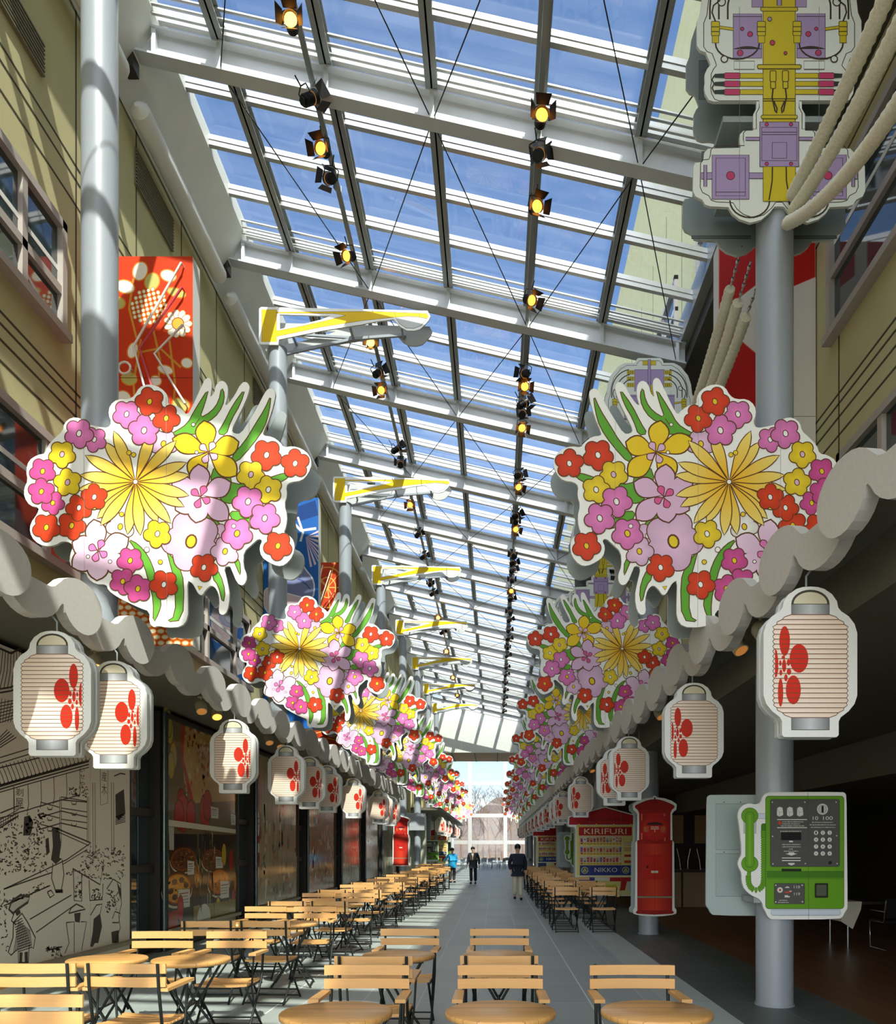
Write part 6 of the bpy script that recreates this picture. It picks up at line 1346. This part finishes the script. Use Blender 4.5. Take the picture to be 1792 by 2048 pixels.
def person(x, y, rz, hgt, label, J, top_m, top_name, leg_m, hair_long=0.0, tie=None, top_drop=0.0):
    """J: joint offsets in a 1.70 m body frame, person faces -Y"""
    t = thing('person', label, 'person', (x, y, 0), rz); t.scale = (hgt/1.70,)*3
    V = Vector; P_ = dict(pel=(0, 0, .92), bel=(0, -.01, 1.08), che=(0, -.01, 1.28), nek=(0, 0, 1.43), hd0=(0, -.005, 1.50), hd1=(0, -.02, 1.58), hd2=(0, -.005, 1.655),
      hpl=(-.09, 0, .90), knl=(-.10, -.02, .49), anl=(-.10, .02, .09), tol=(-.11, -.13, .035), hpr=(.09, 0, .90), knr=(.10, -.02, .49), anr=(.10, .02, .09), tor=(.11, -.13, .035),
      shl=(-.185, .0, 1.36), ell=(-.235, .02, 1.10), wrl=(-.245, -.04, .86), shr=(.185, 0, 1.36), elr=(.235, .02, 1.10), wrr=(.245, -.04, .86)); P_.update(J)
    names = list(P_); idx = {n: i for i, n in enumerate(names)}; vs = [V(P_[n]) for n in names]
    R = dict(pel=(.13, .10), bel=(.125, .095), che=(.14, .10), nek=.055, hd0=(.062, .075), hd1=(.082, .100), hd2=(.064, .082), hpl=.085, knl=.055, anl=.038, tol=.03, hpr=.085, knr=.055, anr=.038, tor=.03, shl=.052, ell=.04, wrl=.027, shr=.052, elr=.04, wrr=.027)
    E = [('pel', 'bel'), ('bel', 'che'), ('che', 'nek'), ('nek', 'hd0'), ('hd0', 'hd1'), ('hd1', 'hd2'), ('pel', 'hpl'), ('hpl', 'knl'), ('knl', 'anl'), ('anl', 'tol'), ('pel', 'hpr'), ('hpr', 'knr'), ('knr', 'anr'), ('anr', 'tor'), ('che', 'shl'), ('shl', 'ell'), ('ell', 'wrl'), ('che', 'shr'), ('shr', 'elr'), ('elr', 'wrr')]
    ed = [(idx[a], idx[b]) for a, b in E]; rad = [R[n] for n in names]
    for s_ in ('l', 'r'):
        w_ = V(P_['wr'+s_]); d = (w_-V(P_['el'+s_])).normalized(); side = d.cross(V((1, 0, 0))).normalized(); out = d.cross(side)
        pi = len(vs); vs.append(w_+d*.055); rad.append((.034, .02)); ed.append((idx['wr'+s_], pi))
        for k in range(4):
            o1 = w_+d*.095+side*(.027-.018*k); L = (.034, .040, .038, .028)[k]
            a = len(vs); vs += [o1, o1+d*L+out*.008, o1+d*L*1.9+out*.024]; rad += [.0095, .0085, .007]; ed += [(pi, a), (a, a+1), (a+1, a+2)]
        a = len(vs); vs += [w_+d*.045+side*.042, w_+d*.085+side*.058]; rad += [.011, .009]; ed += [(pi, a), (a, a+1)]
    body = skin_mesh('body', vs, ed, rad, SKIN, t)
    hx, hy, hz = P_['hd1']
    f = MB()
    f.sphere((hx, hy-.092, hz-.01), .016, 8, 6, (.8, 1, 1.5)); 
    for sx in (-1, 1): f.sphere((hx+sx*.078, hy+.005, hz), .02, 8, 6, (.5, .8, 1.5))
    f.build('nose_and_ears', SKIN, t)
    f = MB()
    for sx in (-1, 1): f.sphere((hx+sx*.03, hy-.082, hz+.018), .010, 8, 6, (1.3, .6, .7))
    f.sphere((hx, hy-.084, hz-.048), .018, 8, 6, (1.2, .4, .3)); f.build('eyes_and_mouth', HAIR, t)
    hb_ = MB(); hb_.sphere((hx, hy+.022, hz+.04+hair_long*.1), .106, 16, 10, (.92, 1.05, .88+hair_long)); hb_.sphere((hx, hy-.045, hz+.088), .055, 12, 8, (1.25, .8, .55)); hb_.build('hair', HAIR, t)
    def garment(nm_, ns, grow, m, extra=()):
        i2 = {n: i for i, n in enumerate(ns)}; es = [(i2[a], i2[b]) for a, b in E if a in i2 and b in i2]
        rr = []
        for n in ns:
            r = R[n]; r = (r, r) if not isinstance(r, tuple) else r; g = grow.get(n, .016); rr.append((r[0]+g, r[1]+g))
        v2 = [V(P_[n]) for n in ns]
        for a_, pt, r in extra: es.append((i2[a_], len(v2))); v2.append(V(pt)); rr.append(r if isinstance(r, tuple) else (r, r))
        return skin_mesh(nm_, v2, es, rr, m, t)
    cut = lambda a, b, f_: tuple(V(P_[a]).lerp(V(P_[b]), f_))
    P_['wrl'], P_['wrr'] = cut('ell', 'wrl', .9), cut('elr', 'wrr', .9)
    g = {n: .022 for n in names}; g.update(pel=(.07), shl=.03, shr=.03, che=.03, bel=.03, ell=.024, elr=.024, wrl=.022, wrr=.022)
    P_['nek'] = cut('che', 'nek', .85)
    ex = [('pel', (0, 0.0, .79-top_drop), (.205, .14))] if top_drop > -1 else []
    garment(top_name, ['pel', 'bel', 'che', 'nek', 'shl', 'ell', 'wrl', 'shr', 'elr', 'wrr'], g, top_m, ex)
    P_['anl'], P_['anr'] = cut('knl', 'anl', .92), cut('knr', 'anr', .92)
    garment('trousers', ['pel', 'hpl', 'knl', 'anl', 'hpr', 'knr', 'anr'], {'pel': .012, 'hpl': .018, 'hpr': .018, 'knl': .026, 'knr': .026, 'anl': .034, 'anr': .034}, leg_m)
    for s_ in ('l', 'r'):
        b = MB(); an = V(P_['an'+s_]); to = V(P_['to'+s_]); b.sphere(((an.x+to.x)/2, (an.y+to.y)/2, to.z+.012), .055, 12, 8, (.85, 2.1, .85)); b.build('shoe', SHOE, t)
    if tie:
        b = MB(); b.add([(-.05, -.142, 1.40), (.05, -.142, 1.40), (0, -.152, 1.14)], [(0, 1, 2)]); b.prism([(-.05, 1.40), (.05, 1.40), (0.0, 1.14)], -.165, -.13); b.build('shirt_front', mat('white_shirt', (225, 222, 214), 0.7), t)
        b = MB(); b.prism([(-.014, 1.395), (.014, 1.395), (.022, 1.12), (0, 1.09), (-.022, 1.12)], -.176, -.164); b.build('necktie', tie, t)
    return t
person(0.70, 24.8, 0.08, 1.71, 'person walking in a dark navy coat and beige trousers, no tie', dict(knl=(-.09, -.10, .50), anl=(-.09, .02, .12), tol=(-.09, -.10, .06), knr=(.09, -.01, .49), anr=(.09, -.05, .09), tor=(.10, -.20, .035), elr=(.25, .06, 1.12), wrr=(.24, -.02, .88), ell=(-.25, .05, 1.12), wrl=(-.20, -.02, .90)),
       mat('navy_coat', (26, 32, 48), 0.8), 'coat', mat('beige_trousers', (204, 196, 172), 0.8), 0.12, None, 0.02)
person(-0.97, 35.7, -0.15, 1.66, 'person standing in a dark suit with white shirt and pale necktie', dict(hd1=(-.02, -.02, 1.58), elr=(.26, .05, 1.12), ell=(-.25, .04, 1.12), wrl=(-.27, .0, .88), wrr=(.27, -.02, .86)),
       mat('dark_suit', (40, 38, 46), 0.75), 'suit_jacket', mat('dark_suit_trousers', (30, 28, 32), 0.75), 0.0, mat('pale_necktie', (176, 160, 92), 0.6), 0.03)
person(-1.98, 37.0, 0.5, 1.60, 'person in a bright blue jacket leaning a hand towards the tables', dict(ell=(-.36, -.05, 1.20), wrl=(-.53, -.12, 1.02), elr=(.27, .05, 1.12), wrr=(.22, -.06, .94), hpl=(-.08, 0, .9)),
       mat('bright_blue_jacket', (38, 152, 200), 0.6), 'jacket', mat('charcoal_trousers', (66, 60, 58), 0.8), 0.05, None, -0.06)
protos = None
